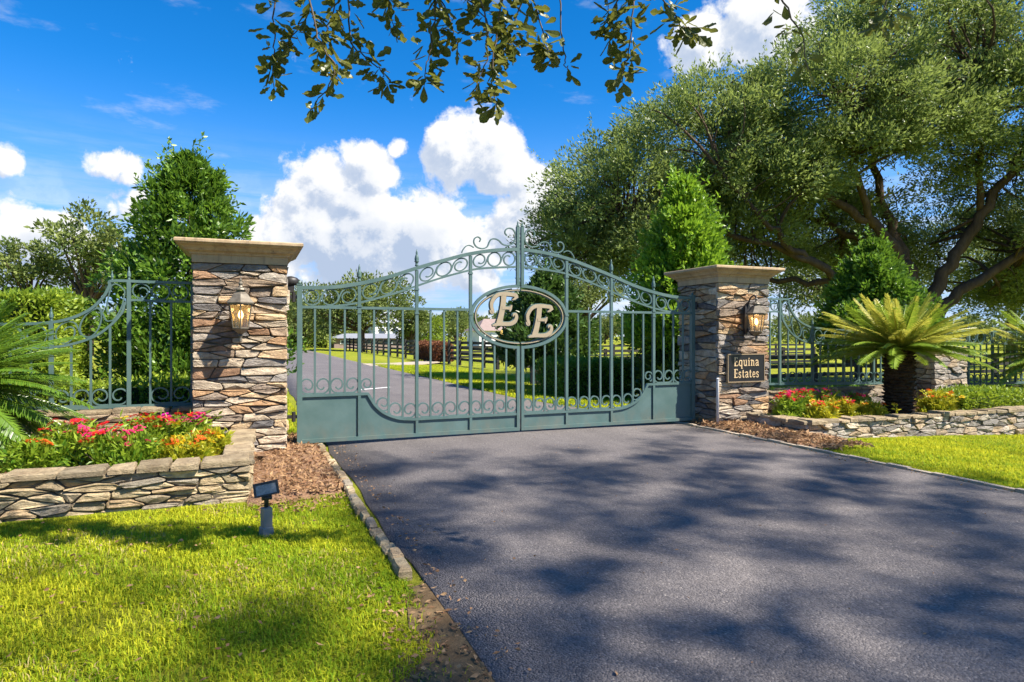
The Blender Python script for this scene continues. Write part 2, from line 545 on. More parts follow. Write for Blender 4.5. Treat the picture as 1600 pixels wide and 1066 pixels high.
class MB:
    """collects shapes of one part"""

    def __init__(s):
        s.v = []
        s.f = []

    def add(s, v, f):
        k = len(s.v)
        s.v += [tuple(map(float, p)) for p in v]
        s.f += [tuple(i + k for i in q) for q in f]
        return s

    def box(s, x0, x1, y0, y1, z0, z1):
        v = [(x0, y0, z0), (x1, y0, z0), (x1, y1, z0), (x0, y1, z0), (x0, y0, z1), (x1, y0, z1), (x1, y1, z1), (x0, y1, z1)]
        return s.add(v, [(0, 3, 2, 1), (4, 5, 6, 7), (0, 1, 5, 4), (1, 2, 6, 5), (2, 3, 7, 6), (3, 0, 4, 7)])

    def strip(s, pts, w, d, y=0.0, closed=False):
        """flat bar following a polyline in the x-z plane"""
        p = np.array(pts, float)
        n = len(p)
        if closed:
            tn = np.roll(p, -1, 0) - np.roll(p, 1, 0)
        else:
            tn = np.gradient(p, axis=0)
        tn /= np.linalg.norm(tn, axis=1)[:, None] + 1e-9
        nr = np.stack([-tn[:, 1], tn[:, 0]], 1)
        w = np.broadcast_to(np.asarray(w, float), (n,))
        a = p + nr * w[:, None] / 2
        b = p - nr * w[:, None] / 2
        v = []
        for i in range(n):
            v += [(a[i, 0], y - d / 2, a[i, 1]), (b[i, 0], y - d / 2, b[i, 1]), (b[i, 0], y + d / 2, b[i, 1]), (a[i, 0], y + d / 2, a[i, 1])]
        f = []
        m = n if closed else n - 1
        for i in range(m):
            j = (i + 1) % n
            for k in range(4):
                k2 = (k + 1) % 4
                f.append((4 * i + k, 4 * j + k, 4 * j + k2, 4 * i + k2))
        if not closed:
            f += [(0, 1, 2, 3), (4 * n - 1, 4 * n - 2, 4 * n - 3, 4 * n - 4)]
        return s.add(v, f)

    def tube(s, path, rad, n=8, caps=True):
        p = np.array(path, float)
        rad = np.broadcast_to(np.asarray(rad, float), (len(p),))
        tn = np.gradient(p, axis=0)
        tn /= np.linalg.norm(tn, axis=1)[:, None] + 1e-9
        u = np.cross(tn[0], (0.31, 0.17, 0.93))
        if np.linalg.norm(u) < 1e-3:
            u = np.cross(tn[0], (1, 0, 0))
        v = []
        for i in range(len(p)):
            u = u - tn[i] * np.dot(u, tn[i])
            u /= np.linalg.norm(u) + 1e-9
            w = np.cross(tn[i], u)
            for k in range(n):
                a = 2 * math.pi * k / n
                v.append(p[i] + rad[i] * (u * math.cos(a) + w * math.sin(a)))
        f = []
        for i in range(len(p) - 1):
            for k in range(n):
                k2 = (k + 1) % n
                f.append((i * n + k, i * n + k2, (i + 1) * n + k2, (i + 1) * n + k))
        if caps:
            f += [tuple(range(n))[::-1], tuple(range((len(p) - 1) * n, len(p) * n))]
        return s.add(v, f)

    def lathe(s, cx, cy, prof, n=12, rot=0.0, sx=1.0, sy=1.0):
        """prof: list of (radius, z)"""
        v = []
        for r, z in prof:
            for k in range(n):
                a = 2 * math.pi * k / n + rot
                v.append((cx + sx * r * math.cos(a), cy + sy * r * math.sin(a), z))
        f = []
        for i in range(len(prof) - 1):
            for k in range(n):
                k2 = (k + 1) % n
                f.append((i * n + k, i * n + k2, (i + 1) * n + k2, (i + 1) * n + k))
        f += [tuple(range(n))[::-1], tuple(range((len(prof) - 1) * n, len(prof) * n))]
        return s.add(v, f)

    def prism(s, poly, y0, y1):
        """polygon (x,z) extruded along y"""
        n = len(poly)
        v = [(x, y0, z) for x, z in poly] + [(x, y1, z) for x, z in poly]
        f = [tuple(range(n))[::-1], tuple(range(n, 2 * n))]
        f += [(i, (i + 1) % n, n + (i + 1) % n, n + i) for i in range(n)]
        return s.add(v, f)

    def slab(s, poly, z0, z1):
        n = len(poly)
        v = [(x, y, z0) for x, y in poly] + [(x, y, z1) for x, y in poly]
        f = [tuple(range(n))[::-1], tuple(range(n, 2 * n))]
        f += [(i, (i + 1) % n, n + (i + 1) % n, n + i) for i in range(n)]
        return s.add(v, f)

    def build(s, name, mat, parent=None, smooth=False, origin=None):
        return obj(name, s.v, s.f, mat, parent, smooth, origin=origin)


def catmull(pts, n=8):
    p = np.array(pts, float)
    p = np.vstack([2 * p[0] - p[1], p, 2 * p[-1] - p[-2]])
    out = []
    for i in range(1, len(p) - 2):
        for k in range(n):
            t = k / n
            a, b, c, d = p[i - 1], p[i], p[i + 1], p[i + 2]
            out.append(0.5 * (2 * b + (c - a) * t + (2 * a - 5 * b + 4 * c - d) * t * t + (3 * b - a - 3 * c + d) * t ** 3))
    out.append(p[-2])
    return np.array(out)


# ------------------------------------------------------------------ ground
def zg(x, y=0):
    t = np.clip((np.asarray(x, float) - 3.2) / 7.8, 0, 1)
    return -0.31 * (t * 0.8 + 0.2 * t * t * (3 - 2 * t)) * 1.0


def build_ground():
    xs = np.unique(np.concatenate([np.linspace(-900, -40, 12), np.linspace(-40, -8, 12), np.linspace(-8, 14, 67), np.linspace(14, 60, 14), np.linspace(60, 900, 12)]))
    ys = np.unique(np.concatenate([np.linspace(-120, -14, 8), np.linspace(-14, 12, 53), np.linspace(12, 70, 30), np.linspace(70, 1400, 18)]))
    X, Y = np.meshgrid(xs, ys)
    Z = zg(X) + 0.012 * np.sin(X * 1.7) * np.cos(Y * 1.3) * (np.abs(X) > 3.0)
    Z = Z - 0.05 * (np.abs(X - 0.06) < 2.2) * (Y < 70)
    Z[:, :] += np.where(Y > 60, 0.0, 0)
    v = np.stack([X.ravel(), Y.ravel(), Z.ravel()], 1)
    nx, ny = len(xs), len(ys)
    i = np.arange(nx * ny).reshape(ny, nx)
    f = np.stack([i[:-1, :-1].ravel(), i[:-1, 1:].ravel(), i[1:, 1:].ravel(), i[1:, :-1].ravel()], 1)
    o = obj('ground', v, f, 'turf', smooth=True, origin=(0, 0, 0))
    tag(o, 'mown green lawn and paddock ground', 'ground', kind='structure')
    del o['category']
    # drive, slightly crowned, straight through the gate and bending left far behind
    cy = [-14, -6, 0, 5, 12, 20, 30, 45, 62, 80, 100, 125]
    cl = [-2.63, -2.63, -2.63, -2.63, -2.60, -2.6, -2.6, -2.8, -3.6, -7.5, -14, -26]
    cr = [2.75, 2.75, 2.75, 1.95, 1.95, 1.9, 1.75, 1.8, 1.5, -2.0, -8.5, -20]
    yy = np.concatenate([np.linspace(-14, 20, 69), np.linspace(21, 125, 60)])
    L = np.interp(yy, cy, cl)
    Rr = np.interp(yy, cy, cr)
    wob = 0.02 * np.sin(yy * 2.1) + 0.015 * np.sin(yy * 5.3 + 1)
    us = np.linspace(0, 1, 9)
    v = []
    for k, y in enumerate(yy):
        a, b = L[k] + wob[k], Rr[k] + 0.6 * wob[-k]
        v.append((a, y, -0.08))
        for u in us:
            v.append((a + (b - a) * u, y, 0.014 + 0.03 * (1 - (2 * u - 1) ** 2)))
        v.append((b, y, -0.08))
    n = len(us) + 2
    f = [(k * n + j, k * n + j + 1, (k + 1) * n + j + 1, (k + 1) * n + j) for k in range(len(yy) - 1) for j in range(n - 1)]
    o = obj('driveway', v, f, 'asphalt', smooth=True, origin=(0, 0, 0))
    tag(o, 'dark asphalt driveway running through the gate', kind='structure')
    # pale cross path beyond
    m = MB()
    pts = [(1.6, 21.6), (2.6, 21.8), (4.4, 22.9), (5.75, 24.6), (5.75, 26.6), (4.6, 25.4), (3.0, 24.2), (1.6, 24.0)]
    m.slab(pts, -0.02, 0.03)
    tag(m.build('footpath', 'concrete'), 'pale concrete path crossing the far verge', kind='structure')
    # thin concrete edging on the right of the drive
    m = MB()
    for k in range(34):
        y0 = -8.0 + k * 0.25
        x = 2.80 + 0.015 * math.sin(y0 * 2)
        m.box(x, x + 0.06, y0, y0 + 0.246, -0.06, 0.03 + 0.006 * math.sin(k * 2.7))
    tag(m.build('kerb', 'concrete'), 'thin pale concrete edging along the right side of the drive', kind='structure')
    # pale line across the drive behind the gate
    m = MB()
    m.slab([(-1.05, 8.0), (-0.1, 8.58), (-0.1, 8.68), (-1.05, 8.1)], 0.044, 0.049)
    tag(m.build('painted_line', 'white_paint'), 'short white painted line on the drive behind the gate', kind='structure')
    # mulch ground
    def bed(name, poly, h, label):
        c = np.mean(np.array(poly), 0)
        rings = []
        for s_, z in ((1.0, 0.0), (0.93, 0.02 + h * 0.4), (0.75, 0.02 + h * 0.8), (0.4, 0.02 + h), (0.0, 0.02 + h)):
            for p in poly:
                q = c + (np.array(p) - c) * s_
                rings.append((q[0], q[1], float(zg(q[0])) + z + 0.01))
        n_ = len(poly)
        f_ = [(i * n_ + k, i * n_ + (k + 1) % n_, (i + 1) * n_ + (k + 1) % n_, (i + 1) * n_ + k) for i in range(4) for k in range(n_)]
        o_ = obj(name, rings, f_, 'mulch', smooth=True)
        tag(o_, label, kind='structure')
    bed('mulch_bed', [(-3.56, -2.75), (-2.78, -2.6), (-2.72, -1.5), (-2.72, 0.9), (-4.0, 0.9), (-4.0, -0.2), (-3.56, -0.6)], 0.04, 'wood chip bed between the left pillar and the drive')
    bed('mulch_bed', [(2.9, -2.55), (3.9, -2.1), (3.9, -1.2), (4.3, 0.9), (2.9, 0.9)], 0.05, 'wood chip bed in front of the right pillar')


build_ground()

# ------------------------------------------------------------------ stonework
PAL_PILLAR = [(0.36, 0.20, 0.10), (0.16, 0.15, 0.145), (0.26, 0.235, 0.21), (0.33, 0.24, 0.16), (0.54, 0.37, 0.19), (0.54, 0.43, 0.29), (0.60, 0.49, 0.34), (0.34, 0.30, 0.255), (0.19, 0.175, 0.16), (0.40, 0.28, 0.17), (0.52, 0.30, 0.13), (0.50, 0.40, 0.27), (0.48, 0.41, 0.32), (0.29, 0.22, 0.155), (0.58, 0.41, 0.21), (0.58, 0.47, 0.31)]
PAL_WALL = [(0.45, 0.355, 0.21), (0.40, 0.32, 0.195), (0.50, 0.405, 0.25), (0.34, 0.28, 0.185), (0.52, 0.42, 0.26), (0.31, 0.27, 0.205), (0.45, 0.33, 0.19)]
PAL_GREY = [(0.39, 0.35, 0.30), (0.47, 0.41, 0.33), (0.31, 0.285, 0.25), (0.49, 0.385, 0.255), (0.43, 0.335, 0.225), (0.25, 0.23, 0.205), (0.51, 0.43, 0.32)]
PAL_COPE = [(0.40, 0.32, 0.20), (0.34, 0.27, 0.17), (0.45, 0.355, 0.225), (0.29, 0.235, 0.155)]


def grey(pal, k):
    return [tuple(np.array(c) * (1 - k) + np.mean(c) * k) for c in pal]


PAL_PILLAR = grey(PAL_PILLAR, 0.18)


def cut(poly, p, d):
    """split a convex polygon by the line through p along d"""
    nrm = np.array((-d[1], d[0]))
    sd = [(q - p) @ nrm for q in poly]
    A, Bq = [], []
    for i in range(len(poly)):
        j = (i + 1) % len(poly)
        (A if sd[i] >= 0 else Bq).append(poly[i])
        if (sd[i] >= 0) != (sd[j] >= 0):
            t = sd[i] / (sd[i] - sd[j])
            x = poly[i] + (poly[j] - poly[i]) * t
            A.append(x)
            Bq.append(x)
    return A, Bq


def cells_of(width, height, tw, th, rg, big):
    """irregular courses: cells round jittered points, flat in the courses, some left out for big stones"""
    FL = 1.95
    P = []
    rows = max(1, round(height / th))
    for i in range(rows):
        u = rg.uniform(0.1, 0.9) * tw
        while u < width:
            if rg.random() > big:
                P.append((u / tw, ((i + 0.5 + rg.uniform(-0.3, 0.3)) * height / rows) / th * FL))
            u += tw * (rg.uniform(0.5, 1.0) if rg.random() < 0.55 else rg.uniform(1.0, 1.75))
    P = np.array(P)
    box = [np.array(q) for q in ((0, 0), (width / tw, 0), (width / tw, height / th * FL), (0, height / th * FL))]
    out = []
    for i in range(len(P)):
        poly = box
        dd = ((P - P[i]) ** 2).sum(1)
        for j in np.argsort(dd)[1:28]:
            m = (P[i] + P[j]) / 2
            d = P[i] - P[j]
            poly, _ = cut(poly, m, np.array((d[1], -d[0])))
            if len(poly) < 3:
                break
        if len(poly) >= 3:
            out.append([np.array((q[0] * tw, q[1] * th / FL)) for q in poly])
    return out


def shrink(poly, g):
    """inset a convex polygon by g"""
    out = [np.array(p) for p in poly]
    ar = sum(poly[i][0] * poly[(i + 1) % len(poly)][1] - poly[(i + 1) % len(poly)][0] * poly[i][1] for i in range(len(poly)))
    for i in range(len(poly)):
        a, b = np.array(poly[i]), np.array(poly[(i + 1) % len(poly)])
        d = b - a
        L = np.linalg.norm(d)
        if L < 1e-5:
            continue
        d = d / L * (1 if ar > 0 else -1)
        n = np.array((-d[1], d[0]))
        out, _ = cut(out, a + n * g, d)
        if len(out) < 3:
            return None
    return out


def stone_face(parent, org, ud, nd, width, height, pal, rg, tw=0.20, th=0.090, proud=(0.012, 0.055), back=0.05, big=0.23):
    """lay single stones over a wall face: org lower-left corner, ud along, nd outward"""
    cells = cells_of(width, height, tw, th, rg, big)
    ud = np.array(ud, float)
    nd = np.array(nd, float)
    org = np.array(org, float)
    up = np.array((0, 0, 1.0))
    for cell in cells:
        poly = shrink(cell, rg.uniform(0.003, 0.0065))
        if poly is None:
            continue
        # drop near-duplicate points, round the corners
        pq = [p for i, p in enumerate(poly) if np.linalg.norm(p - poly[i - 1]) > 0.012]
        if len(pq) < 3:
            continue
        rd = []
        for i, p in enumerate(pq):
            a, b = pq[i - 1], pq[(i + 1) % len(pq)]
            for o_ in (a, b):
                L = np.linalg.norm(o_ - p)
                rd.append(p + (o_ - p) / L * min(rg.uniform(0.004, 0.022), 0.3 * L))
        # a weathered waist on the long edges
        fin = []
        for i, p in enumerate(rd):
            q = rd[(i + 1) % len(rd)]
            fin.append(p)
            L = np.linalg.norm(q - p)
            if L > 0.11 and len(rd) < 12:
                fin.append((p + q) / 2 + rg.normal(size=2) * (0.012, 0.0028))
        poly = np.array(fin)
        cen = poly.mean(0)
        ext = poly.max(0) - poly.min(0)
        dep = rg.uniform(*proud)
        n = len(poly)
        bev = min(0.010, 0.16 * ext.min())
        mid = cen + (poly - cen) * (1 - bev / (np.abs(poly - cen).max(0) + 1e-6))
        v = [(p[0], p[1], -back) for p in poly]
        v += [(p[0], p[1], dep - bev * 0.9 + rg.uniform(-0.003, 0.003)) for p in poly]
        tilt = (rg.normal() * 0.05, rg.normal() * 0.10)
        for p in mid:
            q = p - cen
            v.append((p[0], p[1], dep + q[0] * tilt[0] + q[1] * tilt[1] + rg.uniform(-0.009, 0.009)))
        cc = cen + rg.uniform(-0.2, 0.2, 2) * ext
        v.append((cc[0], cc[1], dep + rg.uniform(-0.008, 0.014)))
        f = []
        for i in range(n):
            k = (i + 1) % n
            f += [(i, k, n + k, n + i), (n + i, n + k, 2 * n + k, 2 * n + i), (2 * n + i, 2 * n + k, 3 * n)]
        V = np.array(v)
        P = org + V[:, 0:1] * ud + V[:, 1:2] * up + V[:, 2:3] * nd
        if np.dot(np.cross(ud, up), nd) < 0:
            f = [q[::-1] for q in f]
        o = obj('stone', P, f, 'stone', parent)
        col = np.array(pal[int(rg.integers(len(pal)))]) * rg.uniform(0.88, 1.3)
        o.color = (*col, 1)


def coping(parent, p0, p1, z0, thick, depth, nd, rg, pal, over=0.03, ln=(0.22, 0.45)):
    """flat top stones along a wall"""
    p0 = np.array(p0, float)
    p1 = np.array(p1, float)
    L = np.linalg.norm(p1 - p0)
    ud = (p1 - p0) / L
    nd = np.array(nd, float)
    s_ = 0.0
    while s_ < L - 0.02:
        w = min(rg.uniform(*ln), L - s_)
        if L - s_ - w < 0.12:
            w = L - s_
        t = thick * rg.uniform(0.6, 1.5)
        ov = over + rg.uniform(-0.03, 0.025)
        pts = []
        g = 0.005
        for u, n_ in ((g, ov), (w * 0.5, ov + rg.uniform(-.012, .012)), (w - g, ov + rg.uniform(-.012, .012)), (w - g, -depth), (g, -depth)):
            pts.append((u + rg.uniform(-0.012, 0.006) * (1 if u > w / 2 else -1), n_))
        v = []
        for u, n_ in pts:
            q = p0 + ud * (s_ + u) + nd * n_
            v.append((q[0], q[1], z0 - 0.002))
        for u, n_ in pts:
            q = p0 + ud * (s_ + u) + nd * n_
            v.append((q[0], q[1], z0 + t * 0.7 + rg.uniform(-.004, .004)))
        cen = np.mean(pts, 0)
        for u, n_ in pts:
            q2 = cen + (np.array((u, n_)) - cen) * 0.91
            q = p0 + ud * (s_ + q2[0]) + nd * q2[1]
            v.append((q[0], q[1], z0 + t + rg.uniform(-.011, .008)))
        n = 5
        f = [tuple(range(2 * n, 3 * n))]
        for i in range(n):
            k = (i + 1) % n
            f += [(i, k, n + k, n + i), (n + i, n + k, 2 * n + k, 2 * n + i)]
        if np.cross(np.append(ud, 0)[:3] if len(ud) == 2 else ud, nd if len(nd) == 3 else np.append(nd, 0))[2] < 0:
            f = [q[::-1] for q in f]
        o = obj('coping_stone', v, f, 'stone', parent)
        o.color = (*(np.array(pal[int(rg.integers(len(pal)))]) * rg.uniform(0.85, 1.12)), 1)
        s_ += w


def pillar(cx, label, seed, h=2.22, w=1.0, y0=-0.45, capz=0.25):
    rg = np.random.default_rng(seed)
    t = empty('stone_pillar', (cx, y0 + w / 2, 0), label, 'pillar', 'gate pillars')
    m = MB()
    x0, x1 = cx - w / 2, cx + w / 2
    e = 0.035
    m.box(x0 + e, x1 - e, y0 + e, y0 + w - e, -0.1, h)
    m.build('core', 'mortar_shade', t)
    z = -0.03
    stone_face(t, (x0 + 0.0, y0 + e, z), (1, 0, 0), (0, -1, 0), w, h - z, PAL_PILLAR, rg, back=0.03)
    stone_face(t, (x0 + e, y0 + w, z), (0, -1, 0), (-1, 0, 0), w - 0.045, h - z, PAL_PILLAR, rg, tw=0.21, th=0.094, back=0.03)
    stone_face(t, (x1 - e, y0 + 0.045, z), (0, 1, 0), (1, 0, 0), w - 0.045, h - z, PAL_PILLAR, rg, tw=0.26, th=0.10, back=0.03)
    # cast cap: stepped square moulding
    prof = [(0.50, 0), (0.50, 0.085), (0.515, 0.09), (0.52, 0.105), (0.535, 0.118), (0.56, 0.128), (0.575, 0.15), (0.60, 0.172), (0.632, 0.186), (0.636, 0.196), (0.655, 0.20), (0.662, 0.21), (0.662, 0.236), (0.652, 0.246), (0.0, 0.285)]
    v = []
    for r_, z_ in prof:
        r_ = r_ + 0.005
        for sx, sy in ((-1, -1), (1, -1), (1, 1), (-1, 1)):
            v.append((cx + sx * r_, y0 + w / 2 + sy * r_, h + z_ + 0.002))
    f = [(4 * i + k, 4 * i + (k + 1) % 4, 4 * i + 4 + (k + 1) % 4, 4 * i + 4 + k) for i in range(len(prof) - 1) for k in range(4)]
    f.append((3, 2, 1, 0))
    obj('cap', v, f, 'cast', t)
    return t


PLX, PRX = -3.63, 3.60
pillar(PLX, 'stone pillar with cast cap on the left of the gate, beside red flowers', 3)
pillar(PRX, 'stone pillar with cast cap on the right of the gate, carrying the black sign', 4)


def low_wall(name, label, p0, p1, z0, z1, nd, pal, seed, thick=0.24, tw=0.22, th=0.1, cope=True, parent=None, proud=(0.008, 0.05)):
    rg = np.random.default_rng(seed)
    p0 = np.array((*p0, 0.0))
    p1 = np.array((*p1, 0.0))
    nd = np.array((*nd, 0.0))
    t = parent or empty(name, ((p0 + p1) / 2 * (1, 1, 0) - nd * thick / 2 + (0, 0, z0)), label, 'wall')
    ud = (p1 - p0) / np.linalg.norm(p1 - p0)
    L = np.linalg.norm(p1 - p0)
    m = MB()
    a = p0 + ud * 0.02 - nd * 0.03
    b = p1 - ud * 0.02 - nd * 0.03
    c = b - nd * (thick - 0.03)
    d = a - nd * (thick - 0.03)
    poly = [(q[0], q[1]) for q in (a, b, c, d)]
    if np.cross(ud, nd)[2] < 0:
        pass
    m.slab(poly, z0 - 0.15, z1 - 0.005)
    m.build('core', 'mortar_shade', t)
    stone_face(t, p0 - nd * 0.03 + (0, 0, z0 - 0.04), ud, nd, L, z1 - z0 + 0.04, pal, rg, tw=tw, th=th, proud=proud, back=0.02, big=0.2)
    if cope:
        coping(t, p0, p1, z1, 0.042, thick, nd, rg, PAL_COPE, 0.022, (0.14, 0.36))
    return t


# left planter: front wall and its return beside the drive
lw = low_wall('planter_wall', 'low dry stone planter wall on the left below the red flowers', (-8.4, -2.52), (-3.53, -2.52), 0.0, 0.31, (0, -1), PAL_WALL, 21, tw=0.18, th=0.075)
low_wall('planter_wall', None, (-3.52, -2.50), (-3.52, -0.47), 0.0, 0.312, (1, 0), PAL_WALL, 22, parent=lw)
# right planter
rw = low_wall('planter_wall', 'long low stone planter wall curving from the right pillar along the right lawn', (3.60, -1.72), (9.6, -1.86), -0.27, 0.18, (0, -1), PAL_GREY, 23, tw=0.18, th=0.095)
low_wall('planter_wall', None, (3.58, -0.5), (3.58, -1.70), -0.03, 0.176, (-1, 0), PAL_GREY, 24, parent=rw, tw=0.25, th=0.09)
# walls that carry the fences
low_wall('fence_wall', 'low stone wall under the left iron fence', (-8.2, -0.12), (-4.14, -0.12), 0.0, 0.54, (0, -1), [(0.38, 0.24, 0.14), (0.30, 0.21, 0.14), (0.36, 0.28, 0.19), (0.25, 0.20, 0.15)], 25, tw=0.32, th=0.10)
low_wall('fence_wall', 'low stone wall under the swooping right iron fence', (4.12, -0.12), (7.98, -0.12), -0.2, 0.46, (0, -1), PAL_GREY, 26, tw=0.3, th=0.14)
low_wall('fence_wall', 'low stone wall under the flat iron fence at the right edge', (8.94, -0.12), (13.5, -0.12), -0.31, 0.34, (0, -1), PAL_GREY, 27, tw=0.3, th=0.15)


def small_pillar():
    rg = np.random.default_rng(31)
    t = empty('stone_pier', (8.46, 0, -0.25), 'short stone pier between the two right fence panels, behind the palm', 'pier')
    m = MB()
    m.box(8.04, 8.88, -0.38, 0.40, -0.4, 1.12)
    m.build('core', 'mortar_shade', t)
    stone_face(t, (8.0, -0.385, -0.3), (1, 0, 0), (0, -1, 0), 0.92, 1.42, PAL_GREY, rg, tw=0.17, th=0.10, back=0.03, big=0.08)
    stone_face(t, (8.035, 0.42, -0.3), (0, -1, 0), (-1, 0, 0), 0.77, 1.42, PAL_GREY, rg, tw=0.17, th=0.10, back=0.03, big=0.08)
    coping(t, (7.99, -0.41, 0), (8.93, -0.41, 0), 1.12, 0.06, 0.85, (0, -1, 0), rg, [(0.42, 0.28, 0.17)], 0.02, (0.4, 0.6))


small_pillar()


# edging stones on the left of the drive
def edging():
    rg = np.random.default_rng(41)
    t = empty('drive_edging', (-2.70, -2.3, 0), 'row of weathered edging stones along the left side of the drive', 'edging')
    y = -4.78
    while y < 0.9:
        l = rg.uniform(0.12, 0.24)
        w = rg.uniform(0.055, 0.085)
        x = -2.715 + 0.012 * math.sin(y * 2.3) + rg.uniform(-0.006, 0.006)
        h = rg.uniform(0.045, 0.075)
        pts = [(x - w * .6, y + .01), (x + w * .4, y + .006), (x + w * .5, y + l * .3), (x + w * .48, y + l - .02), (x + w * .3, y + l - 0.006), (x - w * .55, y + l - .01), (x - w * .65, y + l * .6)]
        v = [(a, b, -0.03) for a, b in pts] + [(a, b, h * .75) for a, b in pts]
        c = np.mean(pts, 0)
        v += [(c[0] + (a - c[0]) * .74, c[1] + (b - c[1]) * .86, h + rg.uniform(-.006, .006)) for a, b in pts]
        n = len(pts)
        f = [tuple(range(2 * n, 3 * n))]
        for i in range(n):
            k = (i + 1) % n
            f += [(i, k, n + k, n + i), (n + i, n + k, 2 * n + k, 2 * n + i)]
        o = obj('edging_stone', v, f, 'stone', t)
        o.color = (*(np.array(PAL_WALL[int(rg.integers(len(PAL_WALL)))]) * rg.uniform(.8, 1.15)), 1)
        y += l


edging()

# ------------------------------------------------------------------ ironwork
def arc(cx, cz, r, a0, a1, n=16):
    a = np.radians(np.linspace(a0, a1, n))
    rr = np.broadcast_to(np.asarray(r, float), (n,))
    return np.stack([cx + rr * np.cos(a), cz + rr * np.sin(a)], 1)


def u_scroll(c, b, w, R_, side):
    """half of a lyre scroll: foot at (c,b), curl on the given side (-1 left, +1 right)"""
    ox = -(w / 2)
    n = 34
    a = np.linspace(270, -150, n)
    r = np.where(a > 110, 1.0, 1.0 - 0.72 * (110 - a) / 260) * R_
    x = ox + r * np.cos(np.radians(a)) * (w / 2) / R_ * 0.98
    z = b + R_ + r * np.sin(np.radians(a))
    p = np.vstack([[(0, b + 0.002)], np.stack([x, z], 1)])
    p[:, 0] = c - side * p[:, 0]
    return p


def s_scroll(flip):
    """one S scroll of the band in (s 0..3, v 0..1); flip = turned by 180 degrees"""
    a = np.linspace(-130, 258, 34)
    r = np.where(a < 90, 0.15 + 0.31 * (a + 130) / 220, 0.46)
    pts = [(0.53 + r_ * math.cos(math.radians(q)) * 0.95, 0.50 + r_ * math.sin(math.radians(q))) for q, r_ in zip(a, r)]
    tail = catmull([(0.44, 0.05), (0.62, 0.045), (0.86, 0.2), (1.0, 0.5), (1.12, 0.8), (1.34, 0.965)], 5)[1:]
    p = np.array(pts + [tuple(q) for q in tail[3:]])
    if flip:
        p = np.stack([3 - p[:, 0], 1 - p[:, 1]], 1)
    return p


def finial(x, z, sc=1.0, y=0.0):
    m = MB()
    m.lathe(x, y, [(0.020 * sc, z), (0.026 * sc, z + 0.012 * sc), (0.017 * sc, z + 0.025 * sc), (0.021 * sc, z + 0.05 * sc), (0.033 * sc, z + 0.062 * sc), (0.026 * sc, z + 0.075 * sc), (0.031 * sc, z + 0.095 * sc), (0.020 * sc, z + 0.14 * sc), (0.012 * sc, z + 0.16 * sc), (0.015 * sc, z + 0.172 * sc), (0.009 * sc, z + 0.20 * sc), (0.003 * sc, z + 0.225 * sc)], 10)
    return m


ZU = catmull([(0.0, 2.622), (.39, 2.588), (.755, 2.520), (1.11, 2.418), (1.49, 2.297), (1.85, 2.172), (2.23, 2.072), (2.6, 2.012), (2.99, 1.997)], 8)
ZL = catmull([(0.0, 2.378), (.59, 2.328), (.92, 2.250), (1.24, 2.150), (1.49, 2.060), (1.73, 1.974), (2.0, 1.890), (2.23, 1.828), (2.5, 1.782), (2.75, 1.765), (2.99, 1.760)], 8)
PANELTOP = catmull([(2.125, 0.655), (2.085, 0.585), (2.03, 0.50), (1.91, 0.395), (1.73, 0.322), (1.55, 0.30), (1.47, 0.298)], 6)
zu = lambda t: float(np.interp(t, ZU[:, 0], ZU[:, 1]))
zl = lambda t: float(np.interp(t, ZL[:, 0], ZL[:, 1]))


def ptop(t):
    if t > 2.125:
        return 0.655
    if t < 1.47:
        return 0.300
    return float(np.interp(t, PANELTOP[::-1, 0], PANELTOP[::-1, 1]))


POSTS = [2.965, 2.235, 1.485, 0.735, 0.034]
OA, OB, OZ = 0.725, 0.432, 1.67


def oval_z(t, sgn):
    q = 1 - min(1, (t / OA) ** 2)
    return OZ + sgn * OB * math.sqrt(q)


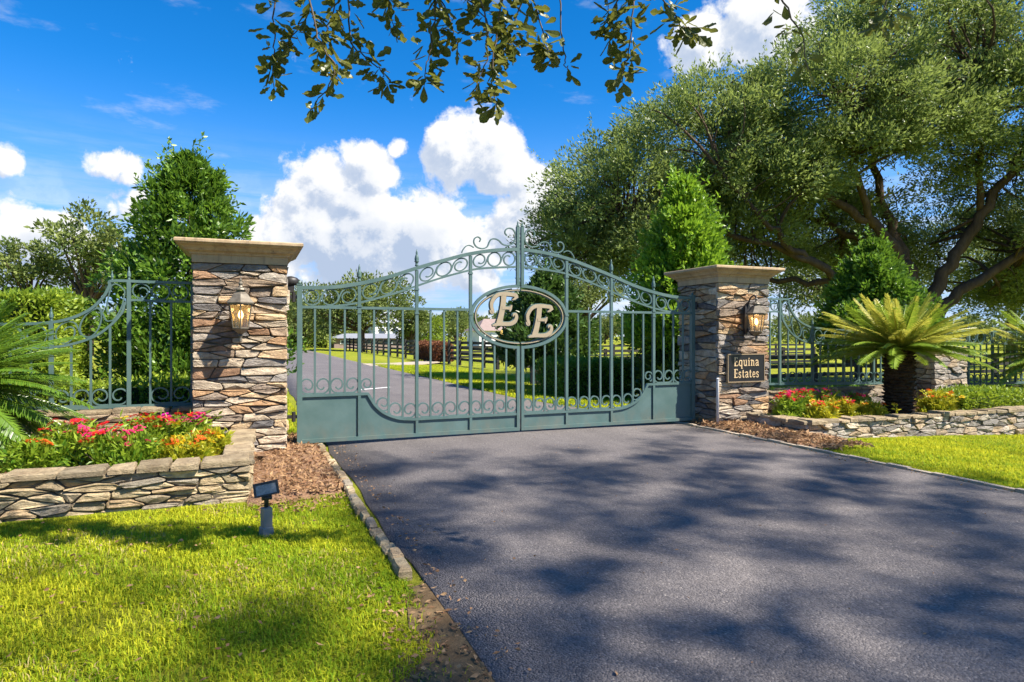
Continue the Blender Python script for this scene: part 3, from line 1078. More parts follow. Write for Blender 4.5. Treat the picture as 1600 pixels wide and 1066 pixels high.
def gate_leaf(sx, label):
    t_ = empty('gate_leaf', (sx * 2.965, 0, 0.05), label, 'gate', 'gate leaves')
    X = lambda t: sx * t
    bot = 0.065

    def bar(name, t, w, z0, z1, d=None, par=t_):
        m = MB()
        d = d or w
        m.box(X(t) - w / 2, X(t) + w / 2, -d / 2, d / 2, z0, z1)
        return m.build(name, 'iron', par)
    # stiles
    hs = bar('hinge_stile', 2.965, 0.062, bot, 2.03)
    m = MB()
    m.box(X(2.965) - 0.036, X(2.965) + 0.036, -0.036, 0.036, 2.031, 2.045)
    m.lathe(X(2.965), 0, [(0.016, 2.045), (0.022, 2.06), (0.008, 2.085)], 8)
    m.build('stile_cap', 'iron', hs)
    m = MB()
    m.box(X(.034) - .021, X(.034) + .021, -0.025, .025, bot, oval_z(0.034, -1) - 0.005)
    ms = m.build('meeting_stile', 'iron', t_)
    m = MB()
    m.box(X(.034) - .021, X(.034) + .021, -0.025, .025, oval_z(0.034, 1) + 0.005, 2.94)
    m.lathe(X(.034), 0, [(.019, 2.94), (.026, 2.952), (.014, 2.965), (.012, 2.99), (.004, 3.02)], 8)
    m.build('meeting_stile', 'iron', t_)
    # main posts with collars and finials
    for k, t in enumerate(POSTS[1:4]):
        b = bar('post', t, 0.040, ptop(t) + 0.02, zu(t) - 0.028)
        for zc in (1.70, zl(t) - 0.045):
            MB().box(X(t) - .027, X(t) + .027, -.027, .027, zc - .012, zc + .012).build('collar', 'iron', b)
        if k < 2:
            finial(X(t), zu(t) + 0.025, 1.0).build('finial', 'iron', b, True)
        m = MB()
        m.box(X(t) - 0.018, X(t) + 0.018, -.02, .02, bot + 0.045, ptop(t) - 0.015)
        m.build('panel_stile', 'iron', t_)
    # rails
    tt = np.linspace(0.056, 2.935, 60)
    MB().strip([(X(t), zu(t)) for t in tt], 0.046, 0.052).build('top_rail', 'iron', t_)
    MB().strip([(X(t), zl(t)) for t in tt], 0.026, 0.032).build('curved_rail', 'iron', t_)
    MB().box(min(X(2.934), X(.737)), max(X(2.934), X(.737)), -.0165, .0165, 1.742, 1.776).build('middle_rail', 'iron', t_)
    MB().box(min(X(2.934), X(.056)), max(X(2.934), X(.056)), -.026, .026, bot + .001, bot + .048).build('bottom_rail', 'iron', t_)
    pp = [(2.934, 0.655), (2.6, .655), (2.3, .655), (2.16, .655)] + [tuple(q) for q in PANELTOP] + [(1.2, .300), (0.7, .300), (.056, .300)]
    MB().strip([(X(a), b) for a, b in pp], 0.034, 0.040).build('panel_rail', 'iron', t_)
    # sheet panels
    edges = POSTS
    for k in range(4):
        a, b = edges[k] - 0.02, edges[k + 1] + 0.02
        ts = np.unique(np.concatenate([np.linspace(b, a, 3), PANELTOP[(PANELTOP[:, 0] > b) & (PANELTOP[:, 0] < a), 0], [2.125] if b < 2.125 < a else []]))
        top = [(X(t), ptop(t)) for t in ts]
        poly = [(X(b), bot + .02), (X(a), bot + .02)] + top[::-1]
        if sx < 0:
            poly = poly[::-1]
        MB().prism(poly, 0.004, 0.010).build('sheet_panel', 'iron', t_)
    # pickets: three to a bay
    for k in range(4):
        a, b = edges[k], edges[k + 1]
        for j in (1, 2, 3):
            t = a + (b - a) * j / 4
            ztop = 1.743 if k < 3 else oval_z(t, -1) - 0.012
            bar('picket', t, 0.024, ptop(t) + 0.015, ztop)
    # lyre scrolls along the panel rail
    for k in range(4):
        a, b = edges[k], edges[k + 1]
        iv = (a - b) / 4
        for j in (1, 3):
            t = a - iv * j
            for sd in (1, -1):
                tc = t + sd * iv / 2
                base = 0.300 if k > 0 else 0.655
                if k == 1 and j == 1:
                    base = 0.672 if sd > 0 else 0.43
                    if sd > 0:
                        sp = arc(X(2.06 + .08), 0.78, np.linspace(0.085, 0.03, 30), 250 if sx < 0 else -70, (250 - 470) if sx < 0 else (-70 + 470), 30)
                        MB().strip(sp, 0.018, 0.022, 0.001).build('scroll', 'iron', t_)
                    else:
                        sp = arc(X(1.925), 0.525, np.linspace(0.105, 0.03, 30), 225 if sx > 0 else -45, (225 + 470) if sx > 0 else (-45 - 470), 30)
                        MB().strip(sp, 0.018, 0.022, 0.001).build('scroll', 'iron', t_)
                    continue
                if k == 1 and j == 3 and sd > 0:
                    base = 0.315
                p = u_scroll(X(t), base + 0.022, iv * 0.97, 0.094, sd * (1 if sx > 0 else -1))
                MB().strip(p, 0.018, 0.022, 0.001 + 0.0011 * (sd > 0)).build('scroll', 'iron', t_)
    # band of S scrolls and rings under the top rail
    for k in range(4):
        a, b = edges[k] - (0.032 if k == 0 else 0.02), edges[k + 1] + 0.022
        L = a - b

        def mp(p):
            t = a - L * p[:, 0] / 3
            lo = np.array([zl(q) for q in t]) + 0.016
            hi = np.array([zu(q) for q in t]) - 0.026
            return np.stack([sx * t, lo + (hi - lo) * p[:, 1]], 1)
        for fl in (False, True):
            MB().strip(mp(s_scroll(fl)), 0.017, 0.022, 0.0012 * (1 if fl else -1)).build('scroll', 'iron', t_)
        an = np.linspace(0, 2 * math.pi, 28, endpoint=False)
        ring = np.stack([1.5 + 0.44 * np.cos(an), 0.5 + 0.485 * np.sin(an)], 1)
        MB().strip(mp(ring), 0.016, 0.024, 0.0, True).build('ring', 'iron', t_)
    # crest scroll on top
    A = [(0.199, 2.8), (0.229, 2.839), (0.215, 2.882), (0.17, 2.906), (0.11, 2.894), (0.073, 2.835), (0.075, 2.761), (0.11, 2.694), (0.18, 2.664), (0.263, 2.676), (0.318, 2.723), (0.373, 2.744), (0.432, 2.735), (0.465, 2.69), (0.494, 2.628), (0.562, 2.60), (0.645, 2.618), (0.687, 2.676), (0.677, 2.731), (0.63, 2.757), (0.591, 2.732), (0.606, 2.691)]
    MB().strip([(X(a), b + 0.004) for a, b in catmull(A, 4)], 0.017, 0.022).build('crest_scroll', 'iron', t_)
    B = [(0.687, 2.612), (0.725, 2.633), (0.767, 2.638), (0.811, 2.615), (0.848, 2.565), (0.86, 2.53)]
    MB().strip([(X(a), b) for a, b in catmull(B, 4)], 0.014, 0.02, 0.002).build('crest_scroll', 'iron', t_)
    # half of the oval
    for nm, da, w, mt, y in (('oval_frame', 0.0, 0.040, 'iron', 0.0), ('oval_band', -0.056, 0.012, 'gold', -0.012), ('oval_backing', -0.060, 0.034, 'iron', 0.004)):
        a0 = 90 - math.degrees(math.asin(0.014 / OA))
        an = np.radians(np.linspace(a0, -a0, 44))
        p = np.stack([sx * (OA + da) * np.cos(an), OZ + (OB + da) * np.sin(an)], 1)
        MB().strip(p, w, 0.045 if nm == 'oval_frame' else 0.014, y).build(nm, mt, t_)
    # letter E of the monogram, swash capital, gold over a green backing
    def E(ox, oz, s_):
        st = [([(0.50, 0.93), (0.47, 0.62), (0.40, 0.30), (0.33, 0.06)], [0.17, 0.165, 0.17, 0.19]),
              ([(0.02, 0.47), (0.05, 0.40), (0.10, 0.385), (0.115, 0.44), (0.075, 0.56), (0.085, 0.70), (0.19, 0.86), (0.34, 0.95), (0.55, 0.97), (0.78, 0.955), (0.92, 0.93), (0.99, 0.85)], [0.03, .06, .08, .09, .10, .11, .11, .11, .12, .11, .12, .05]),
              ([(0.95, 0.93), (0.90, 0.84), (0.80, 0.79)], [0.09, 0.08, 0.03]),
              ([(0.43, 0.535), (0.60, 0.535), (0.72, 0.535)], [0.09, 0.085, 0.10]),
              ([(0.78, 0.63), (0.735, 0.53), (0.71, 0.43)], [0.03, 0.09, 0.03]),
              ([(0.10, -0.005), (0.20, 0.02), (0.36, 0.05), (0.58, 0.045), (0.76, 0.06), (0.89, 0.14), (0.945, 0.27), (0.91, 0.35), (0.84, 0.335), (0.83, 0.28)], [.03, .08, .12, .12, .12, .12, .10, .08, .06, .03])]
        m = MB()
        mb = MB()
        for i, (p, w) in enumerate(st):
            q = catmull(p, 5)
            ww = np.interp(np.linspace(0, 1, len(q)), np.linspace(0, 1, len(w)), w)
            P = np.stack([ox + q[:, 0] * s_ * 0.94, oz + q[:, 1] * s_], 1)
            m.strip(P, ww * s_, 0.014 + 0.0022 * i, -0.034)
            mb.strip(P, ww * s_ + 0.020, 0.016 + 0.002 * i, -0.012)
        b = mb.build('letter_backing', 'iron', t_)
        m.build('letter', 'gold', t_)
    if sx < 0:
        E(-0.472, 1.545, 0.455)
        MB().strip([(-0.50, 1.95), (-0.35, 2.01), (-0.12, 2.055)], 0.03, 0.01, 0.006).build('strap', 'iron', t_)
    else:
        E(0.072, 1.385, 0.455)
        MB().prism([(0.16, 1.33), (0.40, 1.40), (0.50, 1.44), (0.50, 1.39), (0.42, 1.345), (0.16, 1.28)], 0.002, 0.008).build('strap', 'iron', t_)
    # hinges to the pillar
    for z in (0.40, 1.88):
        m = MB()
        m.box(min(X(2.99), X(3.13)), max(X(2.99), X(3.13)), -.014, .014, z - .02, z + .02)
        m.lathe(X(3.035), 0, [(.024, z - .06), (.024, z + .06)], 10)
        m.build('hinge', 'black_metal', t_)
    return t_


gate_leaf(-1, 'left leaf of the green iron gate with half the oval monogram')
gate_leaf(1, 'right leaf of the green iron gate with half the oval monogram')


def operator_arm():
    t = empty('gate_operator', (-3.09, 0.02, 2.03), 'dark gate operator housing on the left pillar at the top hinge', 'gate operator')
    m = MB()
    m.lathe(-3.06, 0.16, [(.015, 2.03), (.055, 2.04), (.07, 2.065), (.068, 2.11), (.05, 2.135), (.012, 2.15)], 12, 0, 1.5, 1.0)
    m.build('housing', 'black_metal', t, True)
    MB().box(-3.13, -3.02, .12, .20, 1.94, 2.03).build('bracket', 'black_metal', t)


operator_arm()


def side_fence(sx, x0, x_end, drop, label, y=0.03, has_swoop=True, zb=0.60):
    """iron fence next to a pillar: sx direction away from the gate"""
    t_ = empty('iron_fence', (x0 + sx * 0.5, y, zb), label, 'fence', 'iron fence panels')
    X = lambda u: x0 + sx * u
    L = abs(x_end - x0)
    if has_swoop:
        UP = catmull([(0.02, 2.02), (0.50, 2.02), (0.83, 2.02), (0.86, 1.96), (0.93, 1.82), (1.08, 1.67), (1.32, 1.565), (1.62, 1.53), (2.0, 1.525 - drop * .2), (L, 1.525 - drop)], 7)
        LO = catmull([(0.02, 1.80), (0.35, 1.80), (0.67, 1.80), (0.74, 1.66), (0.85, 1.52), (1.02, 1.385), (1.30, 1.29), (1.65, 1.265), (2.0, 1.262 - drop * .2), (L, 1.262 - drop)], 7)
        posts = [0.67]
    else:
        UP = np.array([(0.02, 1.50), (L, 1.50 - drop)])
        LO = np.array([(0.02, 1.25), (L, 1.25 - drop)])
        posts = []
    fu = lambda u: float(np.interp(u, UP[:, 0], UP[:, 1]))
    fl = lambda u: float(np.interp(u, LO[:, 0], LO[:, 1]))
    fb = lambda u: zb - drop * u / L
    MB().strip([(X(a), b) for a, b in UP], 0.030, 0.036, y).build('top_rail', 'iron', t_)
    MB().strip([(X(a), b) for a, b in LO], 0.026, 0.030, y).build('curved_rail', 'iron', t_)
    MB().strip([(X(a), fb(a)) for a in (0.02, L / 2, L)], 0.034, 0.034, y).build('bottom_rail', 'iron', t_)
    MB().box(X(0.025) - .016, X(0.025) + .016, y - .018, y + .018, fb(0) - .02, fu(0.03) - 0.002).build('wall_stile', 'iron', t_)
    bay = 0.74
    u = posts[0] if posts else bay * 0.92
    plist = []
    while u < L + 0.01:
        plist.append(u)
        u += bay
    for k, u in enumerate(plist):
        b = MB().box(X(u) - .020, X(u) + .020, y - .020, y + .020, fb(u) - .02, fu(u) - 0.012).build('post', 'iron', t_)
        finial(X(u), fu(u) + 0.012, 0.68, y).build('finial', 'iron', b, True)
    if has_swoop:
        finial(X(0.835), 2.028, 0.5, y).build('finial', 'iron', t_, True)
    edges = [0.03] + plist + ([L] if L - plist[-1] > 0.3 else [])
    for k in range(len(edges) - 1):
        a, b = edges[k], edges[k + 1]
        n = max(2, round((b - a) / 0.185))
        for j in range(1, n):
            q = a + (b - a) * j / n
            MB().box(X(q) - .011, X(q) + .011, y - .011, y + .011, fb(q) + .016, fl(q) - .012).build('picket', 'iron', t_)
        iv = (b - a) / n
        for j in range(1, n, 2):
            c = a + iv * j
            for sd in (1, -1):
                p = u_scroll(X(c), fb(c) + 0.024, iv * 0.96, 0.09, sd)
                MB().strip(p, 0.015, 0.018, y + 0.001 + 0.0012 * (sd > 0)).build('scroll', 'iron', t_)
        a2, b2 = a + 0.018, b - 0.018

        def mp(p):
            uu = a2 + (b2 - a2) * p[:, 0] / 3
            lo = np.array([fl(q) for q in uu]) + 0.015
            hi = np.array([fu(q) for q in uu]) - 0.018
            return np.stack([x0 + sx * uu, lo + (hi - lo) * p[:, 1]], 1)
        for fl_ in (False, True):
            MB().strip(mp(s_scroll(fl_)), 0.013, 0.018, y + 0.0012 * (1 if fl_ else -1)).build('scroll', 'iron', t_)
        an = np.linspace(0, 2 * math.pi, 26, endpoint=False)
        MB().strip(mp(np.stack([1.5 + 0.44 * np.cos(an), 0.5 + 0.485 * np.sin(an)], 1)), 0.014, 0.02, y, True).build('ring', 'iron', t_)


side_fence(-1, -4.14, -8.3, 0.0, 'green iron fence swooping down beside the left pillar')
side_fence(1, 4.12, 7.98, 0.09, 'green iron fence swooping down from the right pillar to the palm', zb=0.60)
side_fence(1, 8.95, 13.4, 0.03, 'flat green iron fence panel at the right edge beyond the pier', has_swoop=False, zb=0.44)


# ------------------------------------------------------------------ lanterns, sign, post, spotlight
def lantern(x, yf, ze, label):
    """six-sided wall lantern: x, wall face y, height of the eaves"""
    t = empty('wall_lantern', (x, yf, ze - 0.3), label, 'lantern', 'pillar lanterns')
    y = yf - 0.21
    m = MB()
    m.prism([(x - .05, ze - .33), (x + .05, ze - .33), (x + .065, ze - .2), (x + .05, ze + .12), (x, ze + .17), (x - .05, ze + .12), (x - .065, ze - .2)][::-1], yf - .03, yf + .005)
    m.build('backplate', 'black_metal', t)
    m = MB()
    pth = [(x, yf - .02, ze - .22), (x, yf - .08, ze - .30), (x, yf - .16, ze - .34), (x, y, ze - .33)]
    m.tube(catmull(pth, 5), 0.013, 8)
    pth = [(x, yf - .02, ze + .07), (x, yf - .05, ze + .18), (x, yf - .10, ze + .25), (x, yf - .17, ze + .27), (x, y, ze + .22), (x, y, ze + .16)]
    m.tube(catmull(pth, 5), 0.012, 8)
    m.build('bracket', 'black_metal', t, True)
    n = 6
    rot = math.pi / 6
    rt, rb = 0.128, 0.088
    m = MB()
    m.lathe(x, y, [(.158, ze - .012), (.160, ze), (.150, ze + .008), (.118, ze + .045), (.085, ze + .092), (.060, ze + .115), (.045, ze + .12)], n, rot)
    m.lathe(x, y, [(.044, ze + .12), (.046, ze + .135), (.068, ze + .142), (.060, ze + .156), (.026, ze + .172), (.018, ze + .19)], 12)
    m.lathe(x, y, [(.006, ze + .188), (.022, ze + .20), (.024, ze + .215), (.010, ze + .235), (.012, ze + .25), (.004, ze + .275)], 10)
    m.build('roof', 'aged_bronze', t)
    m = MB()
    zb = ze - 0.275
    for k in range(n):
        a = 2 * math.pi * k / n + rot
        m.tube([(x + rb * math.cos(a), y + rb * math.sin(a), zb), (x + rt * math.cos(a), y + rt * math.sin(a), ze - .012)], 0.0075, 6)
    m.lathe(x, y, [(rt + .006, ze - .028), (rt + .008, ze - .0125)], n, rot)
    m.build('cage', 'aged_bronze', t)
    for k in range(n):
        a0 = 2 * math.pi * k / n + rot
        a1 = a0 + 2 * math.pi / n
        q = 0.97
        v = [(x + q * rb * math.cos(a0), y + q * rb * math.sin(a0), zb), (x + q * rb * math.cos(a1), y + q * rb * math.sin(a1), zb), (x + q * rt * math.cos(a1), y + q * rt * math.sin(a1), ze - .03), (x + q * rt * math.cos(a0), y + q * rt * math.sin(a0), ze - .03)]
        obj('glass_pane', v, [(0, 1, 2, 3)], 'glass', t)
    m = MB()
    m.lathe(x, y, [(.02, zb - .075), (.035, zb - .06), (.075, zb - .03), (.095, zb - .012), (.097, zb), (.09, zb + .004)], n, rot)
    m.lathe(x, y, [(.004, zb - .16), (.016, zb - .15), (.014, zb - .11), (.022, zb - .09), (.016, zb - .075)], 8)
    m.build('base', 'aged_bronze', t)
    m = MB()
    m.lathe(x, y, [(.016, zb + .004), (.016, zb + .10)], 10)
    m.build('candle_sleeve', 'candle', t, True)
    m = MB()
    m.lathe(x, y, [(.014, zb + .10), (.026, zb + .125), (.028, zb + .145), (.018, zb + .175), (.004, zb + .20)], 12)
    m.build('bulb', 'bulb', t, True)
    ld = bpy.data.lights.new('bulb_light', 'POINT')
    ld.energy = 0.45
    ld.color = (1.0, 0.62, 0.26)
    ld.shadow_soft_size = 0.035
    lo = bpy.data.objects.new('bulb_light', ld)
    COL.objects.link(lo)
    lo.parent = t
    lo.location = np.array((x, y, zb + .235)) - wl(t)


lantern(-3.63, -0.49, 1.765, 'lit hexagonal lantern on the front of the left pillar')
lantern(3.61, -0.49, 1.745, 'lit hexagonal lantern on the right pillar above the black sign')

GLY = {
    'E': (0.98, [([(0.30, 0.03), (0.27, 0.5), (0.27, 1.0), (0.31, 1.47)], .25), ([(0.06, 1.40), (0.3, 1.45), (0.6, 1.43), (0.86, 1.44)], .13), ([(0.86, 1.50), (0.83, 1.35), (0.76, 1.22)], .09), ([(0.3, .76), (0.68, .76)], .12), ([(0.70, .93), (0.68, .76), (0.70, .60)], .09), ([(0.05, .05), (0.3, .06), (0.62, .05), (0.86, .09)], .13), ([(0.84, .03), (0.92, .2), (0.95, .36)], .09)]),
    'q': (0.92, [([(0.72, .86), (0.42, .98), (0.18, .78), (0.13, .48), (0.22, .16), (0.44, .04), (0.70, .2)], .17), ([(0.70, 1.02), (0.70, .3), (0.70, -.42)], .2), ([(0.52, -.42), (0.9, -.42)], .08)]),
    'u': (0.98, [([(0.05, .94), (0.24, .94), (0.24, .5), (0.27, .18), (0.44, .05), (0.62, .15), (0.74, .3)], .17), ([(0.58, .94), (0.74, .94), (0.74, .4), (0.76, .08), (0.92, .06)], .19)]),
    'i': (0.52, [([(0.06, .9), (0.26, .95), (0.26, .5), (0.26, .06)], .2), ([(0.06, .05), (0.47, .05)], .09), ([(0.24, 1.2), (0.26, 1.38)], .19)]),
    'n': (0.98, [([(0.05, .92), (0.25, .96), (0.25, .5), (0.25, .03)], .2), ([(0.25, .72), (0.42, .92), (0.62, .92), (0.73, .72), (0.73, .4), (0.74, .03)], .18), ([(0.06, .04), (0.42, .04)], .08), ([(0.58, .04), (0.93, .04)], .08)]),
    'a': (0.88, [([(0.12, .78), (0.26, .95), (0.5, .96), (0.64, .78), (0.65, .4), (0.68, .1), (0.84, .06)], .18), ([(0.64, .56), (0.36, .52), (0.15, .36), (0.18, .1), (0.38, .04), (0.62, .22)], .14)]),
    's': (0.74, [([(0.60, .76), (0.50, .93), (0.28, .95), (0.14, .78), (0.22, .6), (0.48, .44), (0.58, .26), (0.46, .06), (0.24, .04), (0.10, .22)], .16)]),
    't': (0.66, [([(0.30, 1.3), (0.28, .9), (0.28, .35), (0.36, .08), (0.58, .12)], .2), ([(0.05, .92), (0.3, .92), (0.58, .92)], .11)]),
    'e': (0.84, [([(0.15, .50), (0.45, .53), (0.70, .56), (0.64, .82), (0.42, .96), (0.20, .80), (0.12, .48), (0.22, .16), (0.46, .04), (0.72, .2)], .15)]),
}


def sign():
    x0, x1, z0, z1 = 3.235, 3.95, 0.69, 1.115
    yf = -0.508
    t = empty('estate_sign', ((x0 + x1) / 2, yf, z0), 'black estate name plaque with gold lettering on the right pillar', 'sign')
    MB().box(x0 + .008, x1 - .008, yf, yf + .05, z0 + .008, z1 - .008).build('plaque', 'sign_black', t)
    m = MB()
    m.box(x0, x1, yf - .008, yf + .04, z1 - .008, z1 + .008)
    m.box(x0, x1, yf - .008, yf + .04, z0 - .008, z0 + .008)
    m.box(x0 - .004, x0 + .008, yf - .006, yf + .038, z0 + .008, z1 - .008)
    m.box(x1 - .008, x1 + .004, yf - .006, yf + .038, z0 + .008, z1 - .008)
    m.build('border', 'sign_border', t)
    h = 0.090
    for word, zb_ in (('Equina', 0.935), ('Estates', 0.755)):
        tr = 0.10
        adv = sum(GLY[c][0] + tr for c in word)
        sx = min(h * 0.98, 0.50 / adv)
        cx = (x0 + x1) / 2 - adv * sx / 2 + 0.004
        for c in word:
            m = MB()
            for i, (p, w) in enumerate(GLY[c][1]):
                q = catmull(p, 4) if len(p) > 2 else np.array(p, float)
                P = np.stack([cx + q[:, 0] * sx, zb_ + q[:, 1] * h], 1)
                m.strip(P, w * (sx + h) / 2, 0.006 + 0.0013 * i, yf - 0.001)
            m.build('letter', 'sign_gold', t)
            cx += (GLY[c][0] + tr) * sx


sign()


def misc():
    t = empty('marker_post', (3.07, -0.28, 0.02), 'slim white pipe post standing beside the right pillar', 'post')
    MB().lathe(3.03, -0.52, [(.021, 0.0), (.021, .735), (.021, .74)], 14).build('pipe', 'white_pipe', t, True)
    MB().lathe(3.03, -0.52, [(.024, .735), (.024, .752), (.014, .764)], 14).build('end_cap', 'white_pipe', t, True)
    t = empty('flood_light', (-3.43, -3.56, 0), 'small black ground floodlight on a grey post in the left lawn', 'floodlight')
    x, y = -3.43, -3.56
    m = MB()
    m.lathe(x, y, [(.056, -.02), (.052, .055), (.043, .06), (.043, .19), (.040, .195)], 4, math.pi / 4 + 0.35)
    m.build('post', 'grey_plastic', t)
    m = MB()
    m.tube([(x, y, .20), (x, y, .255), (x + .005, y, .285)], .016, 10)
    m.tube([(x - .03, y - 0.005, .262), (x + .035, y + 0.005, .262)], .017, 10)
    m.build('knuckle', 'black_metal', t, True)
    # head: wide box leaning back, facing the viewer, turned and rolled
    rot = Matrix.Translation((x, y, .325)) @ Matrix.Rotation(R(-4), 4, 'Z') @ Matrix.Rotation(R(-9), 4, 'Y') @ Matrix.Rotation(R(-13), 4, 'X') @ Matrix.Scale(0.74, 4)

    def bx(x0, x1, y0, y1, z0, z1, tp=1.0):
        v = []
        for yy, s_ in ((y0, 1.0), (y1, tp)):
            for xx, zz in ((x0, z0), (x1, z0), (x1, z1), (x0, z1)):
                v.append(tuple(rot @ Vector((xx * s_, yy, zz * s_))))
        return v, [(0, 1, 2, 3), (7, 6, 5, 4), (0, 4, 5, 1), (1, 5, 6, 2), (2, 6, 7, 3), (3, 7, 4, 0)]
    MB().add(*bx(-.105, .105, -.03, .045, -.062, .062, .8)).build('housing', 'black_metal', t)
    m = MB()
    for a in ((-.112, .112, -.042, -.028, .044, .066), (-.112, .112, -.042, -.028, -.066, -.050), (-.112, -.092, -.042, -.028, -.050, .044), (.092, .112, -.042, -.028, -.050, .044)):
        m.add(*bx(*a))
    m.build('bezel', 'black_metal', t)
    MB().add(*bx(-.091, .091, -.036, -.031, -.049, .043)).build('lens', 'lamp_glass', t)


misc()

# ------------------------------------------------------------------ foliage tools
def unit(a):
    return a / (np.linalg.norm(a, axis=1)[:, None] + 1e-9)


def leaves(P, D, ln, wd, tint, fold=0.12, rg=rng, jit=0.48):
    """folded diamond leaves at P pointing along D"""
    n = len(P)
    D = unit(D)
    S = unit(np.cross(D, unit(rg.normal(size=(n, 3)))))
    N = np.cross(D, S)
    l = ln * (1 + rg.uniform(-jit, jit, n))[:, None]
    w = wd * (1 + rg.uniform(-jit, jit, n))[:, None]
    a = P
    b = P + D * l * 0.45 + S * w * 0.5 + N * w * fold
    c = P + D * l + N * l * rg.uniform(-.12, .05, n)[:, None]
    d = P + D * l * 0.45 - S * w * 0.5 + N * w * fold
    V = np.stack([a, b, c, d], 1).reshape(-1, 3)
    i = np.arange(n) * 4
    F = np.concatenate([np.stack([i, i + 1, i + 2], 1), np.stack([i, i + 2, i + 3], 1)])
    T = np.repeat(np.clip(tint, 0, 1), 4)
    return V, F, T


def ball(n, rg):
    d = unit(rg.normal(size=(n, 3)))
    return d * (rg.random(n) ** (1 / 3))[:, None]


def clumps(C, rad, per, ln, wd, rg, out=None, upw=0.25, spread=0.8, tint_c=None, flat=1.0):
    """leaf clumps round the centres C"""
    n = len(C)
    idx = np.repeat(np.arange(n), per)
    rad = np.broadcast_to(np.asarray(rad, float), (n,))
    q = ball(len(idx), rg)
    q[:, 2] *= flat
    P = C[idx] + q * rad[idx][:, None]
    D = q * 0.9 + rg.normal(size=P.shape) * spread * 0.6
    if out is not None:
        D += out[idx] * 0.7
    D[:, 2] += upw
    tc = rg.uniform(0.1, 0.75, n) if tint_c is None else tint_c
    T = tc[idx] + rg.normal(size=len(idx)) * 0.2
    return leaves(P, D, ln, wd, T, rg=rg)


def merge(parts):
    V, F, T, k = [], [], [], 0
    for v, f, t in parts:
        V.append(v)
        F.append(f + k)
        T.append(t)
        k += len(v)
    return np.concatenate(V), np.concatenate(F), np.concatenate(T)


def curve_path(a, b, bend, n=8):
    a = np.array(a, float)
    b = np.array(b, float)
    t = np.linspace(0, 1, n)[:, None]
    return a + (b - a) * t + np.array(bend) * (4 * t * (1 - t))


def cone_tree(name, base, h, rad, mat, label, cat, seed, ln=0.11, wd=0.05, n_cl=420, per=55, low=0.3, top_pow=0.85, group=None, shoots=60):
    rg = np.random.default_rng(seed)
    B = np.array((*base, float(zg(base[0]))))
    t = empty(name, B, label, cat, group)
    m = MB()
    m.tube([B + (0, 0, -.1), B + (.03, 0, h * .3), B + (-.02, .03, h * .65), B + (0, 0, h * .93)], [.09, .075, .045, .012], 8)
    m.build('trunk', 'bark', t, True)
    z = low + (h - low) * (rg.random(n_cl) ** 1.35)
    fr = (z - low) / (h - low)
    prof = np.where(fr < 0.12, 0.75 + 0.25 * fr / 0.12, np.clip((1 - fr) / 0.88, 0, 1) ** top_pow)
    az = rg.uniform(0, 2 * math.pi, n_cl)
    wob = 1 + 0.20 * np.sin(az * 3 + fr * 11) + 0.13 * np.sin(az * 7 - fr * 17 + seed) + rg.normal(size=n_cl) * 0.17
    rr = rad * prof * wob * np.sqrt(rg.uniform(0.25, 1.0, n_cl))
    C = np.stack([rr * np.cos(az), rr * np.sin(az), z], 1) + B
    out = unit(np.stack([np.cos(az), np.sin(az), np.full(n_cl, .55)], 1))
    parts = [clumps(C, 0.10 + 0.16 * prof, per, ln, wd, rg, out, 0.35)]
    # shoots sticking out of the outline
    fs = rg.random(shoots) ** 0.9
    azs = rg.uniform(0, 2 * math.pi, shoots)
    pr = np.clip(1 - fs, 0, 1) ** top_pow
    P0 = np.stack([rad * pr * .9 * np.cos(azs), rad * pr * .9 * np.sin(azs), low + (h - low) * fs * 0.97], 1) + B
    dv = unit(np.stack([np.cos(azs) * (0.25 + 0.6 * pr), np.sin(azs) * (0.25 + 0.6 * pr), np.full(shoots, 0.85)], 1))
    sl = rg.uniform(.25, .75, shoots)
    k = 34
    tt = np.tile(np.linspace(0, 1, k), shoots)
    ii = np.repeat(np.arange(shoots), k)
    P = P0[ii] + dv[ii] * (sl[ii] * tt)[:, None] + rg.normal(size=(len(ii), 3)) * .012
    D = dv[ii] * .8 + rg.normal(size=(len(ii), 3)) * .7
    parts.append(leaves(P, D, ln * .85, wd * .85, rg.uniform(.4, 1.0, len(ii)), rg=rg))
    V, F, T = merge(parts)
    obj('crown', V, F, mat, t, tint=T)
    m = MB()
    for q in rg.choice(n_cl, 26, replace=False):
        s_ = B + (0, 0, max(.3, (C[q][2] - B[2]) * .75))
        m.tube(curve_path(s_, C[q], (0, 0, -.06), 5), [.022, .018, .014, .010, .006], 5)
    o = m.build('branches', 'bark', t, True)
    return t


cone_tree('holly_tree', (-4.55, 4.7), 4.6, 1.42, 'cone_leaf', 'tall conical evergreen tree behind the left pillar', 'tree', 101, n_cl=520, per=84, ln=.115, wd=.05, shoots=150, top_pow=.58)
cone_tree('holly_tree', (5.30, 3.3), 4.85, 1.12, 'bright_leaf', 'bright lime green conical tree rising behind the right pillar', 'tree', 102, n_cl=560, per=58, ln=.125, wd=.055, shoots=110, low=1.3, top_pow=.68)
cone_tree('holly_tree', (5.35, 3.6), 2.6, 0.85, 'dark_leaf', 'dark green dense shrub below the lime tree, behind the right gate leaf', 'shrub', 103, n_cl=300, per=60, ln=.12, wd=.055, top_pow=.5, shoots=20, low=0.2)
cone_tree('holly_tree', (10.7, 3.0), 3.95, 1.22, 'cone_leaf', 'green conical tree behind the palm under the big oak', 'tree', 104, n_cl=560, per=60, ln=.12, wd=.055, shoots=80, low=1.3, top_pow=.65)
cone_tree('magnolia_tree', (3.75, 7.2), 3.0, 1.15, 'dark_leaf', 'dark glossy tree seen through the gate behind the monogram', 'tree', 105, n_cl=520, per=48, ln=.16, wd=.065, top_pow=.6, shoots=40, low=.8)


